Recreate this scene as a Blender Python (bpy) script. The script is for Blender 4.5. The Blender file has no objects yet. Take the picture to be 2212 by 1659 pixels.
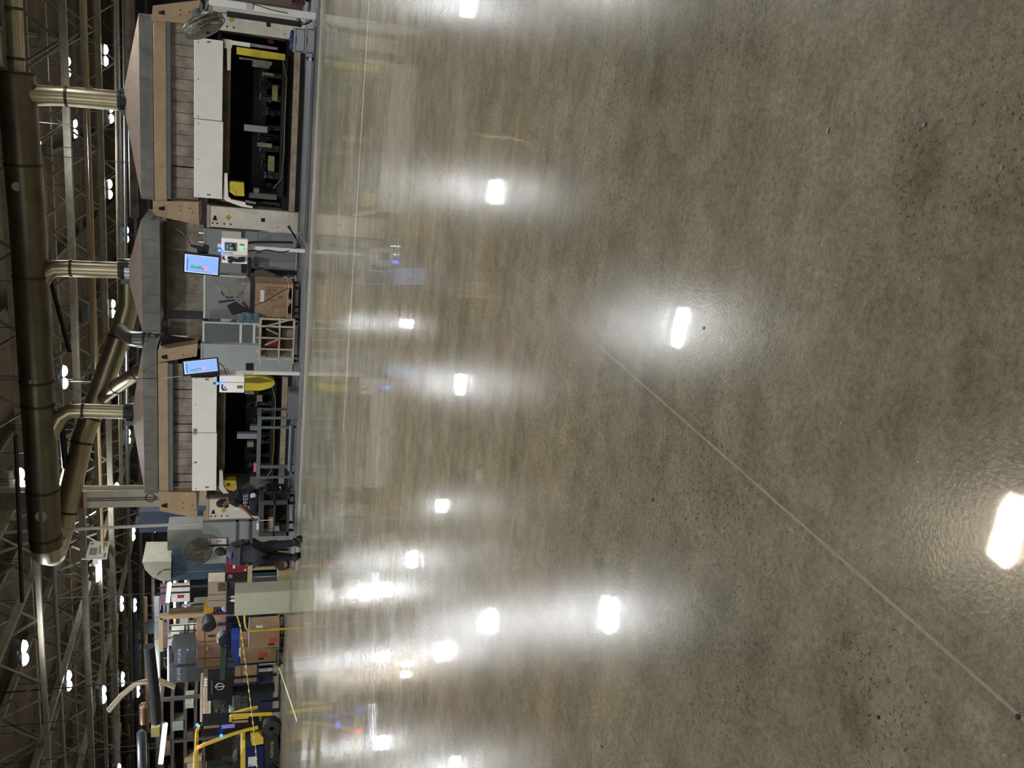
import bpy, bmesh, math, random
from mathutils import Vector, Matrix
random.seed(7)
D = bpy.data; SC = bpy.context.scene
COL = SC.collection

# ------------------------------------------------------------------ camera
F, CX, CY, CH = 1870.0, 1106.0, 829.5, 1.47
RW = Matrix(((0.11500197, 0.94627723, 0.30221506),
             (-0.28277753, 0.32283177, -0.90322561),
             (-0.95226646, 0.01841309, 0.30471223)))
cam = D.cameras.new('camera'); cam.sensor_width = 36.0; cam.sensor_fit = 'HORIZONTAL'
cam.lens = F / 2212 * 36.0; cam.clip_end = 300; cam.clip_start = 0.05
camo = D.objects.new('camera', cam); COL.objects.link(camo)
camo.matrix_world = Matrix.Translation((0, 0, CH)) @ RW.to_4x4()
SC.camera = camo

# ------------------------------------------------------------------ world and exposure
w = D.worlds.new('world'); SC.world = w; w.use_nodes = True
w.node_tree.nodes['Background'].inputs[0].default_value = (0.64, 0.67, 0.72, 1)
w.node_tree.nodes['Background'].inputs[1].default_value = 0.07
SC.view_settings.view_transform = 'Standard'; SC.view_settings.look = 'None'
SC.view_settings.gamma = 1.0; SC.view_settings.use_curve_mapping = False
SC.view_settings.exposure = 0.27
LAMP_W = 260.0
SC.cycles.max_bounces = 6; SC.cycles.diffuse_bounces = 3; SC.cycles.glossy_bounces = 3; SC.cycles.transmission_bounces = 2; SC.cycles.adaptive_threshold = 0.025

# ------------------------------------------------------------------ where a pixel of the photo meets a plane of the hall
def ray(x, y): return RW @ Vector((x - CX, -(y - CY), -F))
def P(x, y, v):
    d = ray(x, y); t = v / d.y; return Vector((d.x * t, v, CH + d.z * t))
def PZ(x, y, z):
    d = ray(x, y); t = (z - CH) / d.z; return Vector((d.x * t, d.y * t, z))
def R4(x0, x1, y0, y1, v):
    xm, ym = (x0 + x1) / 2, (y0 + y1) / 2
    return P(xm, y1, v).x, P(xm, y0, v).x, P(x1, ym, v).z, P(x0, ym, v).z     # u0,u1,z0,z1

# ------------------------------------------------------------------ materials
def lin(c):
    if isinstance(c, str):
        c = [int(c[i:i + 2], 16) / 255 for i in (0, 2, 4)]
        c = [(x / 12.92 if x <= 0.04045 else ((x + 0.055) / 1.055) ** 2.4) for x in c]
    return (c[0], c[1], c[2], 1)
MATS = {}
def M(name, c='808080', rough=0.5, metal=0.0, dirt=0.12, scale=3.0, emit=0.0, alpha=1.0, spec=0.5, coat=0.0, bump=0.0, c2=None):
    if name in MATS: return MATS[name]
    m = D.materials.new(name); m.use_nodes = True
    nt = m.node_tree; b = nt.nodes['Principled BSDF']
    col = lin(c)
    b.inputs['Roughness'].default_value = rough; b.inputs['Metallic'].default_value = metal
    b.inputs['Specular IOR Level'].default_value = spec; b.inputs['Coat Weight'].default_value = coat
    b.inputs['Base Color'].default_value = col
    if emit > 0:
        b.inputs['Emission Color'].default_value = col; b.inputs['Emission Strength'].default_value = emit; b.inputs['Base Color'].default_value = (0, 0, 0, 1) if name != 'phone_glow' else col
    elif dirt > 0 or c2:
        tc = nt.nodes.new('ShaderNodeTexCoord'); n = nt.nodes.new('ShaderNodeTexNoise')
        n.inputs['Scale'].default_value = scale; n.inputs['Detail'].default_value = 6; n.inputs['Roughness'].default_value = 0.65
        r = nt.nodes.new('ShaderNodeValToRGB'); k = 1 - dirt * 1.6
        r.color_ramp.elements[0].position = 0.32; r.color_ramp.elements[1].position = 0.66
        r.color_ramp.elements[0].color = lin(c2) if c2 else (col[0] * k, col[1] * k * 0.97, col[2] * k * 0.92, 1)
        r.color_ramp.elements[1].color = col
        nt.links.new(tc.outputs['Object'], n.inputs['Vector']); nt.links.new(n.outputs['Fac'], r.inputs['Fac'])
        nt.links.new(r.outputs['Color'], b.inputs['Base Color'])
        if bump:
            bp = nt.nodes.new('ShaderNodeBump'); bp.inputs['Strength'].default_value = bump; bp.inputs['Distance'].default_value = 0.02
            nt.links.new(n.outputs['Fac'], bp.inputs['Height']); nt.links.new(bp.outputs['Normal'], b.inputs['Normal'])
    if alpha < 1: b.inputs['Alpha'].default_value = alpha
    MATS[name] = m; return m
CREAM = M('cream_paint', 'd8d1c3', 0.45, dirt=0.10)
WHITE = M('white_cover', 'f4f0e8', 0.4, dirt=0.03)
TAN = M('tan_paint', 'b59b78', 0.5, dirt=0.15)
BEIGE = M('beige_rail', 'a8987e', 0.55, dirt=0.3, scale=6)
SLAT = M('weathered_slat', 'a09586', 0.6, dirt=0.4, scale=2.2)
BROWNB = M('stained_beam', '6d5c4a', 0.6, dirt=0.5, scale=2.5)
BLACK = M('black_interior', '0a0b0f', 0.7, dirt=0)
DARK = M('dark_steel', '1d1f22', 0.5, metal=0.3, dirt=0.3, scale=8)
TOOL = M('tool_steel', '4d4f50', 0.4, metal=0.6, dirt=0.4, scale=12)
TOOLL = M('pale_tool', '8b8578', 0.4, dirt=0.3, scale=12)
YEL = M('yellow_paint', 'dcc83a', 0.45, dirt=0.12, scale=5)
YEL2 = M('forklift_yellow', 'e8c945', 0.4, dirt=0.08)
GREYP = M('grey_panel', '8a8d8c', 0.5, dirt=0.12, scale=1.2)
GREYD = M('dark_grey_panel', '63676a', 0.5, dirt=0.15, scale=1.2)
GREYL = M('pale_grey_panel', 'a9aeae', 0.5, dirt=0.08)
ALU = M('white_strut', 'd2d4d0', 0.4, dirt=0.06)
STEEL = M('galvanised_duct', 'a89d80', 0.36, metal=0.85, dirt=0.16, scale=1.5)
STEELD = M('dull_duct', '6f6654', 0.42, metal=0.8, dirt=0.25, scale=1.2)
STEELS = M('silver_duct', 'a8a9a8', 0.28, metal=0.9, dirt=0.1)
HOODP = M('hood_slope', 'b5a295', 0.6, dirt=0.12, scale=4)
HOODG = M('hood_rim', '77766f', 0.5, metal=0.3, dirt=0.25, scale=2)
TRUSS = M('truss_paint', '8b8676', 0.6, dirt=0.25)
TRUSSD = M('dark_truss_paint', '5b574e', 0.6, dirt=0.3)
CARD = M('cardboard', '9c8062', 0.8, dirt=0.15, scale=3)
CARDP = M('pink_cardboard', 'a6836b', 0.8, dirt=0.2, scale=3)
WOODP = M('pale_wood', 'bfb39c', 0.7, dirt=0.25, scale=6)
RUB = M('black_rubber', '16171a', 0.8, dirt=0)
GREYC = M('grey_plastic', '8d9297', 0.5, dirt=0.06)
BLUEC = M('blue_cloth', '24396e', 0.9, dirt=0.5, scale=25, bump=0.6)
CABLE = M('black_cable', '0d0d0f', 0.5, dirt=0)
REDP = M('red_paint', '8a1f2b', 0.45, dirt=0.2)
TEAL = M('teal_machine', '34495a', 0.5, dirt=0.12)
CABC = M('cabinet_cream', 'b9b8a3', 0.5, dirt=0.06)
LABELW = M('label_white', 'dcdcd8', 0.6, dirt=0)
LABELR = M('label_red', 'c2402f', 0.6, dirt=0)
INK = M('ink_dark', '2a2624', 0.7, dirt=0)
INKB = M('faded_print', '5e4a38', 0.8, dirt=0)
BLUEP = M('blue_paint', '1c2f5e', 0.45, dirt=0.15)
BLUEB = M('bright_blue', '1f45a0', 0.5, dirt=0.05)
SLOT = M('slot_black', '060607', 0.8, dirt=0)
SKIN = M('skin', '7c5443', 0.6, dirt=0.08)
HAIR = M('hair_black', '0f0e10', 0.8, dirt=0)
NAVY = M('navy_shirt', '14161f', 0.9, dirt=0.2, scale=10)
GSHIRT = M('slate_shirt', '31333a', 0.9, dirt=0.2, scale=8)
PANTS = M('black_pants', '0f1118', 0.9, dirt=0.2, scale=8)
JEANS = M('dark_jeans', '1c2230', 0.9, dirt=0.3, scale=8)
BOOT = M('boot_leather', '17181b', 0.6, dirt=0)
PADM = M('pad_concrete', '77777a', 0.6, dirt=0.25, scale=2)
PINK = M('pink_cloth', 'c05a7a', 0.9, dirt=0)
GREENP = M('green_paint', '3c5a45', 0.5, dirt=0.1)
CHROME = M('chrome', 'c8c8c8', 0.15, metal=1, dirt=0)
GLOWB = M('blue_beacon_glow', (0.02, 0.12, 1.0), emit=5)
GLOWR = M('red_lamp_glow', (1.0, 0.05, 0.02), emit=9)
GLOWG = M('green_button_glow', (0.05, 0.9, 0.35), emit=1.5)
TUBEL = M('tube_glow', (0.9, 0.92, 1.0), emit=6)
LENS = M('lamp_lens_glow', (0.95, 0.97, 1.0), emit=25)
SCRB = M('screen_blue', '93bcff', emit=0.8)
SCRW = M('screen_white', 'd8e6ff', emit=0.85)
SCRD = M('screen_deep_blue', '4a86d8', emit=0.8)
SCRG = M('screen_green', '24b07c', emit=0.8)
SCRR = M('screen_red', 'd04a60', emit=0.8)
SCRP = M('screen_pink', 'f09ad8', emit=0.9)
SCRV = M('screen_violet', '9070d8', emit=0.8)
HMI = M('panel_screen', '2a3038', 0.2, dirt=0)

# ------------------------------------------------------------------ mesh collector
class MB:
    def __init__(s): s.bm = bmesh.new()
    def box(s, u0, u1, v0, v1, z0, z1, bev=0.0):
        r = bmesh.ops.create_cube(s.bm, size=1)
        for q in r['verts']:
            q.co = Vector(((u0 + u1) / 2 + q.co.x * (u1 - u0), (v0 + v1) / 2 + q.co.y * (v1 - v0), (z0 + z1) / 2 + q.co.z * (z1 - z0)))
        if bev > 0:
            es = list({e for q in r['verts'] for e in q.link_edges})
            bmesh.ops.bevel(s.bm, geom=es, offset=bev, segments=2, affect='EDGES', profile=0.6)
        return s
    def pbox(s, x0, x1, y0, y1, v, d, z0=None, z1=None, bev=0.0):
        a = R4(x0, x1, y0, y1, v)
        return s.box(a[0], a[1], v, v + d, a[2] if z0 is None else z0, a[3] if z1 is None else z1, bev)
    def prism(s, pts, v, d):                      # pts = [(u,z)], extruded along v
        f = [s.bm.verts.new((p[0], v, p[1])) for p in pts]; g = [s.bm.verts.new((p[0], v + d, p[1])) for p in pts]
        s.bm.faces.new(f); s.bm.faces.new(list(reversed(g))); n = len(pts)
        for i in range(n): s.bm.faces.new((f[i], g[i], g[(i + 1) % n], f[(i + 1) % n]))
        return s
    def pprism(s, px, v, d): return s.prism([(P(x, y, v).x, P(x, y, v).z) for x, y in px], v, d)
    def ring(s, c, ax, r, n, ref=None):
        ax = ax.normalized(); ref = ref or (Vector((0, 0, 1)) if abs(ax.z) < 0.9 else Vector((1, 0, 0)))
        a = ax.cross(ref).normalized(); b = ax.cross(a).normalized()
        return [s.bm.verts.new(c + (a * math.cos(2 * math.pi * i / n) + b * math.sin(2 * math.pi * i / n)) * r) for i in range(n)]
    def skin(s, rings, cap=True):
        n = len(rings[0])
        for A, B in zip(rings, rings[1:]):
            for i in range(n): s.bm.faces.new((A[i], A[(i + 1) % n], B[(i + 1) % n], B[i]))
        if cap:
            s.bm.faces.new(list(reversed(rings[0]))); s.bm.faces.new(rings[-1])
        return s
    def tube(s, pts, r, n=8, cap=True):
        pts = [Vector(p) for p in pts]; rs = r if isinstance(r, (list, tuple)) else [r] * len(pts)
        rings = []; ref = None
        for i, p in enumerate(pts):
            ax = (pts[min(i + 1, len(pts) - 1)] - pts[max(i - 1, 0)]).normalized()
            if ref is None: ref = Vector((0, 0, 1)) if abs(ax.z) < 0.8 else Vector((0, 1, 0))
            a = ax.cross(ref)
            if a.length < 1e-4: a = ax.cross(Vector((1, 0.3, 0.2)))
            a.normalize(); b = ax.cross(a).normalized(); ref = a.cross(ax)
            rings.append([s.bm.verts.new(p + (a * math.cos(2 * math.pi * k / n) + b * math.sin(2 * math.pi * k / n)) * rs[i]) for k in range(n)])
        return s.skin(rings, cap)
    def ptube(s, px, r, n=8): return s.tube([P(*q) for q in px], r, n)
    def cyl(s, a, b, r, r2=None, n=20): return s.tube([a, b], [r, r if r2 is None else r2], n)
    def disc(s, c, r, t, n=24, ax=(0, 1, 0)):
        c = Vector(c); ax = Vector(ax).normalized(); return s.cyl(c - ax * t / 2, c + ax * t / 2, r, n=n)
    def lathe(s, c, prof, ax=(0, 0, 1), n=24):     # prof = [(r, h)]
        c = Vector(c); ax = Vector(ax).normalized()
        rings = [s.ring(c + ax * h, ax, max(r, 1e-3), n) for r, h in prof]; return s.skin(rings)
    def sphere(s, c, r, sc=(1, 1, 1), n=12):
        q = bmesh.ops.create_uvsphere(s.bm, u_segments=n, v_segments=max(6, n // 2), radius=r)
        for k in q['verts']: k.co = Vector((k.co.x * sc[0], k.co.y * sc[1], k.co.z * sc[2])) + Vector(c)
        return s
    def text(s, body, pos, size, ax_r, ax_u, thick=0.004, align='CENTER'):
        cu = D.curves.new('t', 'FONT'); cu.body = body; cu.size = size; cu.extrude = thick; cu.align_x = align; cu.align_y = 'CENTER'
        o = D.objects.new('t', cu); COL.objects.link(o); bpy.context.view_layer.update()
        me = o.evaluated_get(bpy.context.evaluated_depsgraph_get()).to_mesh().copy()
        r = Vector(ax_r).normalized(); u = Vector(ax_u).normalized(); nn = r.cross(u)
        m = Matrix.Translation(Vector(pos)) @ Matrix((r, u, nn)).transposed().to_4x4()
        me.transform(m); s.bm.from_mesh(me); D.meshes.remove(me); D.objects.remove(o); D.curves.remove(cu)
        return s
    def build(s, name, mat, parent=None, smooth=False, kind=None):
        me = D.meshes.new(name); bmesh.ops.recalc_face_normals(s.bm, faces=s.bm.faces)
        root = parent
        off = Vector((0, 0, 0))
        while root is not None: off += Vector(root.location); root = root.parent
        o = D.objects.new(name, me)
        if parent is None:
            vs = s.bm.verts
            if len(vs):
                lo = [min(q.co[i] for q in vs) for i in range(3)]; hi = [max(q.co[i] for q in vs) for i in range(3)]
                o.location = Vector(((lo[0] + hi[0]) / 2, (lo[1] + hi[1]) / 2, lo[2])); off = Vector(o.location)
        bmesh.ops.translate(s.bm, vec=-off, verts=s.bm.verts)
        s.bm.to_mesh(me); s.bm.free()
        if smooth:
            for p in me.polygons: p.use_smooth = True
            try: me.set_sharp_from_angle(angle=math.radians(40))
            except Exception: pass
        for k in (mat if isinstance(mat, (list, tuple)) else [mat]): me.materials.append(k)
        COL.objects.link(o)
        if parent: o.parent = parent
        if kind: o['kind'] = kind
        return o
def thing(name, label, cat, loc, group=None):
    o = D.objects.new(name, None); COL.objects.link(o); o.location = loc; o.empty_display_size = 0.2
    o['label'] = label; o['category'] = cat
    if group: o['group'] = group
    return o
def tag(o, label, cat, group=None):
    o['label'] = label; o['category'] = cat
    if group: o['group'] = group
    return o
def dup(o, loc=None, label=None, parent=None):
    c = o.copy(); COL.objects.link(c); c.parent = parent
    if loc is not None: c.location = loc
    if label: c['label'] = label
    for ch in o.children: dup(ch, parent=c)
    return c
V = Vector
# ================================================================== THE SETTING
def floor_mat():
    m = D.materials.new('polished_concrete'); m.use_nodes = True; nt = m.node_tree; b = nt.nodes['Principled BSDF']
    N = nt.nodes.new; L = nt.links.new
    tc = N('ShaderNodeTexCoord'); co = tc.outputs['Object']
    def noise(scale, detail=5, rough=0.6, vec=co, dist=0.0):
        n = N('ShaderNodeTexNoise'); n.inputs['Scale'].default_value = scale; n.inputs['Detail'].default_value = detail
        n.inputs['Roughness'].default_value = rough; n.inputs['Distortion'].default_value = dist; L(vec, n.inputs['Vector']); return n.outputs['Fac']
    def ramp(fac, stops):
        r = N('ShaderNodeValToRGB'); e = r.color_ramp.elements
        while len(e) < len(stops): e.new(0.5)
        for k, (p, c) in enumerate(stops): e[k].position = p; e[k].color = (c[0], c[1], c[2], 1) if len(c) > 1 else (c[0], c[0], c[0], 1)
        L(fac, r.inputs['Fac']); return r.outputs['Color']
    def mix(a, bb, fac, mode='MIX'):
        x = N('ShaderNodeMix'); x.data_type = 'RGBA'; x.blend_type = mode
        for s_, val in ((x.inputs[6], a), (x.inputs[7], bb), (x.inputs[0], fac)):
            if hasattr(val, 'links'): L(val, s_)
            elif isinstance(val, tuple): s_.default_value = (val[0], val[1], val[2], 1)
            else: s_.default_value = val
        return x.outputs[2]
    def math_(op, a, bb=0.0, cc=None):
        x = N('ShaderNodeMath'); x.operation = op
        for s_, val in zip(x.inputs, (a, bb, cc)):
            if val is None: continue
            if hasattr(val, 'links'): L(val, s_)
            else: s_.default_value = val
        return x.outputs[0]
    base = ramp(noise(0.75, 7, 0.62, dist=0.4), [(0.28, lin('787060')[:3]), (0.5, lin('8c8572')[:3]), (0.72, lin('9b9483')[:3])])
    hue = ramp(noise(0.45, 3), [(0.35, (1.03, 0.98, 0.92)), (0.65, (0.95, 1.0, 0.98))])
    c = mix(base, hue, 1.0, 'MULTIPLY')
    fine = ramp(noise(48, 8, 0.8), [(0.3, (0.5,)), (0.5, (1.0,)), (0.7, (1.42,))]); c = mix(c, fine, 0.9, 'MULTIPLY')
    fine2 = ramp(noise(170, 3, 0.7), [(0.3, (0.72,)), (0.7, (1.25,))]); c = mix(c, fine2, 0.8, 'MULTIPLY')
    mid = ramp(noise(6, 7, 0.7, dist=0.5), [(0.3, (0.72,)), (0.7, (1.2,))]); c = mix(c, mid, 1.0, 'MULTIPLY')
    # dark stone chips in worn patches
    vo = N('ShaderNodeTexVoronoi'); vo.inputs['Scale'].default_value = 95
    nd = N('ShaderNodeTexNoise'); nd.inputs['Scale'].default_value = 60; nd.inputs['Detail'].default_value = 3; L(co, nd.inputs['Vector'])
    va = N('ShaderNodeVectorMath'); va.operation = 'MULTIPLY_ADD'; L(nd.outputs['Color'], va.inputs[0]); va.inputs[1].default_value = (0.022, 0.022, 0); L(co, va.inputs[2]); L(va.outputs[0], vo.inputs['Vector'])
    vc = N('ShaderNodeSeparateColor'); L(vo.outputs['Color'], vc.inputs[0])
    chip = ramp(math_('ADD', vo.outputs['Distance'], math_('MULTIPLY', vc.outputs[2], 0.22)), [(0.3, (1,)), (0.4, (0,))])
    pick = math_('GREATER_THAN', vc.outputs[0], 0.4)
    patch = ramp(noise(1.1, 3, 0.5), [(0.47, (0.08,)), (0.60, (1,))])
    for (qx, qy, rad) in ((1470, 1080, 0.42), (1560, 1380, 0.40), (1900, 1500, 0.22)):
        q = PZ(qx, qy, 0); vd = N('ShaderNodeVectorMath'); vd.operation = 'DISTANCE'; L(co, vd.inputs[0]); vd.inputs[1].default_value = (q.x, q.y, 0)
        dd = math_('ADD', vd.outputs['Value'], math_('MULTIPLY', math_('SUBTRACT', noise(4, 4), 0.5), 0.5))
        mr = N('ShaderNodeMapRange'); L(dd, mr.inputs[0]); mr.inputs[1].default_value = rad * 0.5; mr.inputs[2].default_value = rad * 1.2; mr.inputs[3].default_value = 1; mr.inputs[4].default_value = 0
        patch = math_('MAXIMUM', patch, mr.outputs[0])
    chipf = math_('MULTIPLY', math_('MULTIPLY', chip, pick), patch)
    c = mix(c, lin('3a342a')[:3], math_('MULTIPLY', chipf, 0.7))
    vo2 = N('ShaderNodeTexVoronoi'); vo2.inputs['Scale'].default_value = 22; L(co, vo2.inputs['Vector'])
    vc2 = N('ShaderNodeSeparateColor'); L(vo2.outputs['Color'], vc2.inputs[0])
    sp = math_('MULTIPLY', ramp(vo2.outputs['Distance'], [(0.05, (1,)), (0.09, (0,))]), math_('GREATER_THAN', vc2.outputs[1], 0.86))
    c = mix(c, lin('b8b6a8')[:3], math_('MULTIPLY', sp, 0.8))
    sep = N('ShaderNodeSeparateXYZ'); L(co, sep.inputs[0]); X, Y = sep.outputs[0], sep.outputs[1]
    wob = math_('MULTIPLY', math_('SUBTRACT', noise(14, 4), 0.5), 0.02)
    def line(p, q, hw, wv=0.3):       # distance from the straight line through two floor points
        dx, dy = q.x - p.x, q.y - p.y; l = math.hypot(dx, dy); nx, ny = -dy / l, dx / l
        s_ = math_('ADD', math_('MULTIPLY', X, nx), math_('MULTIPLY', Y, ny)); s_ = math_('SUBTRACT', s_, nx * p.x + ny * p.y)
        s_ = math_('ABSOLUTE', math_('ADD', s_, math_('MULTIPLY', wob, wv))); return math_('LESS_THAN', s_, hw)
    seal_w = PZ(2212, 1555, 0); seal_f = PZ(700, 225, 0)
    j1 = line(seal_w, seal_f, 0.0045); dk1 = line(seal_w, seal_f, 0.03, 1.5)
    near = math_('LESS_THAN', Y, PZ(1290, 740, 0).y)
    c = mix(c, (0.55, 0.55, 0.55), math_('MULTIPLY', math_('MULTIPLY', dk1, near), 0.25), 'MULTIPLY')
    c = mix(c, lin('a89f90')[:3], math_('MULTIPLY', j1, math_('ADD', math_('MULTIPLY', near, 0.5), 0.2)))
    a, bb = PZ(797, 5, 0), PZ(737, 1010, 0)
    j2 = line(a, bb, 0.024, 0.6); c = mix(c, lin('d8d4c6')[:3], math_('MULTIPLY', j2, math_('GREATER_THAN', X, -4.6)))
    a, bb = PZ(1232, 480, 0), PZ(1200, 640, 0)
    j3 = line(a, bb, 0.0025, 1.5); c = mix(c, lin('3a352c')[:3], math_('MULTIPLY', j3, 0.6))
    # a few round oil marks
    for (px, py, r, st) in ((1827, 1384, 0.022, 0.45), (1298, 801, 0.035, 0.35), (1190, 655, 0.05, 0.3), (1195, 560, 0.07, 0.25), (1370, 165, 0.1, 0.25), (1425, 175, 0.1, 0.3), (1990, 345, 0.09, 0.3), (1850, 1560, 0.06, 0.3)):
        p = PZ(px, py, 0)
        d = math_('SQRT', math_('ADD', math_('POWER', math_('SUBTRACT', X, p.x), 2), math_('POWER', math_('SUBTRACT', Y, p.y), 2)))
        d = math_('ADD', d, math_('MULTIPLY', wob, 1.2))
        mr = N('ShaderNodeMapRange'); L(d, mr.inputs[0]); mr.inputs[1].default_value = r * 0.7; mr.inputs[2].default_value = r * 1.3; mr.inputs[3].default_value = st; mr.inputs[4].default_value = 0
        c = mix(c, (0.35, 0.31, 0.27), mr.outputs[0], 'MULTIPLY')
    # tyre-polish streaks
    mp = N('ShaderNodeMapping'); mp.inputs['Scale'].default_value = (0.22, 1.6, 1); mp.inputs['Rotation'].default_value = (0, 0, 0.35); L(co, mp.inputs['Vector'])
    st = ramp(noise(2.2, 8, 0.7, mp.outputs[0]), [(0.3, (0.77,)), (0.7, (1.16,))]); c = mix(c, st, 1.0, 'MULTIPLY')
    L(c, b.inputs['Base Color'])
    rg = ramp(noise(1.3, 6, 0.6), [(0.3, (0.15,)), (0.7, (0.25,))]); L(rg, b.inputs['Roughness'])
    b.inputs['Specular IOR Level'].default_value = 0.095
    b.inputs['Coat Weight'].default_value = 0.32; b.inputs['Coat IOR'].default_value = 1.5
    cr = ramp(noise(2.3, 6, 0.6, mp.outputs[0]), [(0.3, (0.02,)), (0.7, (0.06,))]); L(cr, b.inputs['Coat Roughness'])
    bp = N('ShaderNodeBump'); bp.inputs['Strength'].default_value = 0.35; bp.inputs['Distance'].default_value = 0.004
    h = math_('ADD', noise(2.2, 3, 0.5), math_('MULTIPLY', noise(8, 2, 0.5), 0.08)); L(h, bp.inputs['Height'])
    L(bp.outputs['Normal'], b.inputs['Coat Normal'])
    bp2 = N('ShaderNodeBump'); bp2.inputs['Strength'].default_value = 0.22; bp2.inputs['Distance'].default_value = 0.002
    L(noise(90, 4, 0.6), bp2.inputs['Height']); L(bp2.outputs['Normal'], b.inputs['Normal'])
    return m
fl = D.meshes.new('floor'); fo = D.objects.new('floor', fl); COL.objects.link(fo)
fl.from_pydata([(-75, -12, 0), (45, -12, 0), (45, 78, 0), (-75, 78, 0)], [], [(0, 1, 2, 3)]); fl.materials.append(floor_mat()); fo['kind'] = 'structure'
CEIL = M('roof_deck', '5d4e45', 0.8, dirt=0.35, scale=0.6, bump=0.2)
WALLM = M('far_wall', '5c5a60', 0.8, dirt=0.5, scale=0.5)
MB().box(-75, 45, -12, 78, 9.4, 9.6).build('ceiling', CEIL, kind='structure')
MB().box(-75, 45, 69.6, 70, 0, 9.4).build('wall_back', WALLM, kind='structure')
MB().box(-75.3, -75, -12, 78, 0, 9.4).build('wall_left', WALLM, kind='structure')
MB().box(45, 45.3, -12, 78, 0, 9.4).build('wall_right', WALLM, kind='structure')
# raised pad under the machines, with a bright edge strip and a ribbed mat edge
MB().box(-10.9, 6.0, 18.52, 25.0, 0, 0.08).build('trim_1', PADM, kind='structure')
MB().box(-10.9, 6.0, 18.44, 18.515, 0, 0.028).build('trim_2', M('pad_edge_strip', 'b7b1a6', 0.5, dirt=0.1), kind='structure')
m_ = MB(); u = PZ(672, 545, 0.08).x; ue = PZ(692, 55, 0.08).x
m_.box(u, ue, 18.56, 19.35, 0.081, 0.10)
k = u
while k < ue: m_.box(k, k + 0.06, 18.53, 18.559, 0.082, 0.11); k += 0.11
tag(m_.build('floor_mat', M('mat_grey', '4b4d52', 0.8, dirt=0.3, scale=20)), 'long dark ribbed anti-fatigue mat on the pad in front of the right press', 'mat')

# ================================================================== ROOF STEEL
def truss(v, z, u0, u1, mat, label, step=2.4, h=1.5, sz=0.13):
    t = thing('roof_truss', label, 'truss', (0, v, z), 'roof trusses across the hall')
    MB().box(u0, u1, v - sz / 2, v + sz / 2, z - sz, z).build('bottom_chord', mat, t)
    MB().box(u0, u1, v - sz / 2, v + sz / 2, z + h, z + h + sz).build('top_chord', mat, t)
    ks = int((u1 - u0) / step)
    for i in range(min(ks, 40)):
        a = u0 + i * step
        MB().tube([(a, v, z), (a + step / 2, v, z + h)], 0.045, 4).build('web_brace', mat, t)
        MB().tube([(a + step / 2, v, z + h), (a + step, v, z)], 0.045, 4).build('web_brace', mat, t)
    return t
TR = [(26.0, 7.15), (32.6, 7.0), (36.6, 7.0), (40.0, 7.0), (46.5, 7.0), (52.5, 7.0), (60.0, 7.0)]
names = ['nearest roof truss, spanning the top of the hall right behind the big duct', 'second roof truss from the camera, behind the duct',
         'third roof truss from the camera, partly behind the vertical duct drops', 'fourth roof truss from the camera in the dark roof',
         'fifth roof truss from the camera, just above the exhaust hoods', 'sixth roof truss from the camera, deep in the roof', 'last and farthest roof truss in the hall']
for i, (v, z) in enumerate(TR):
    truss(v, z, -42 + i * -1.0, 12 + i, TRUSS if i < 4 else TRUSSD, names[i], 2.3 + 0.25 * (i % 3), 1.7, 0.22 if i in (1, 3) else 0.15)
for i, u in enumerate((-33.0, -27.5, -22.0, -17.5, -13.0, -8.5, -4.0, 0.5)):
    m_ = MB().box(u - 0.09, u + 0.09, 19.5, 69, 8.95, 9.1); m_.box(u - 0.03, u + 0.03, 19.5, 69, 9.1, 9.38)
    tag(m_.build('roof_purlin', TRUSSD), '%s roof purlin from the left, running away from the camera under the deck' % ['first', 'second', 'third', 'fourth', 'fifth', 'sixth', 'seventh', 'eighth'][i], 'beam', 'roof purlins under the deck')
for i, (u, lab) in enumerate(((-15.3, 'sloping steel web frame left of the big duct elbow'), (-21.5, 'steel web frame over the far left lamps'), (-27.8, 'leftmost steel web frame under the roof deck'))):
    t = thing('lattice_girder', lab, 'truss', (u, 19, 7.3), 'girders running into the hall')
    MB().box(u - 0.08, u + 0.08, 19.0, 60, 7.2, 7.4).build('bottom_chord', TRUSS, t)
    MB().box(u - 0.08, u + 0.08, 19.0, 60, 8.7, 8.9).build('top_chord', TRUSS, t)
    for j in range(17):
        a = 19.2 + j * 2.4
        MB().tube([(u, a, 7.35), (u, a + 1.2, 8.75)], 0.06, 4).build('web_brace', TRUSS, t)
        MB().tube([(u, a + 1.2, 8.75), (u, a + 2.4, 7.35)], 0.06, 4).build('web_brace', TRUSS, t)
# thin service pipes
def pipe(pts, r, mat, label, cat='pipe', name='service_pipe', n=8):
    t = thing(name, label, cat, pts[0]); MB().tube(pts, r, n).build('pipe_run', mat, t, smooth=True); a, b = V(pts[0]), V(pts[-1])
    if abs((b - a).normalized().z) < 0.7:
        for f_ in (0.25, 0.75): q = a.lerp(b, f_); MB().tube([q, V((q.x, q.y, 9.4))], 0.01, 5).build('hanger_rod', CABLE, t)
    return t
pipe([P(112, 1150, 29.2), P(143, 1700, 29.2)], 0.06, GREYP, 'thin pale conduit crossing the upper left of the hall')
pipe([P(250, -30, 30), P(262, 1060, 30)], 0.06, TRUSS, 'thin pipe running just above the exhaust hoods')
pipe([P(182, -30, 28), P(222, 1190, 28)], 0.05, TAN, 'thin tan pipe below the second roof truss')
pipe([P(267, -30, 31), P(277, 1065, 31)], 0.05, GREYD, 'lowest dark pipe behind the exhaust hoods')
pipe([P(280, -30, 27), P(290, 470, 27)], 0.12, BROWNB, 'thick brown pipe behind the right exhaust hood')
pipe([P(34, 940, 21.0), P(48, 1300, 21.0)], 0.05, CABLE, 'black rod hanging level near the top left of the duct')
pipe([P(98, 560, 25), P(150, 760, 25)], 0.06, DARK, 'dark slanted brace left of the middle duct drop')
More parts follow.
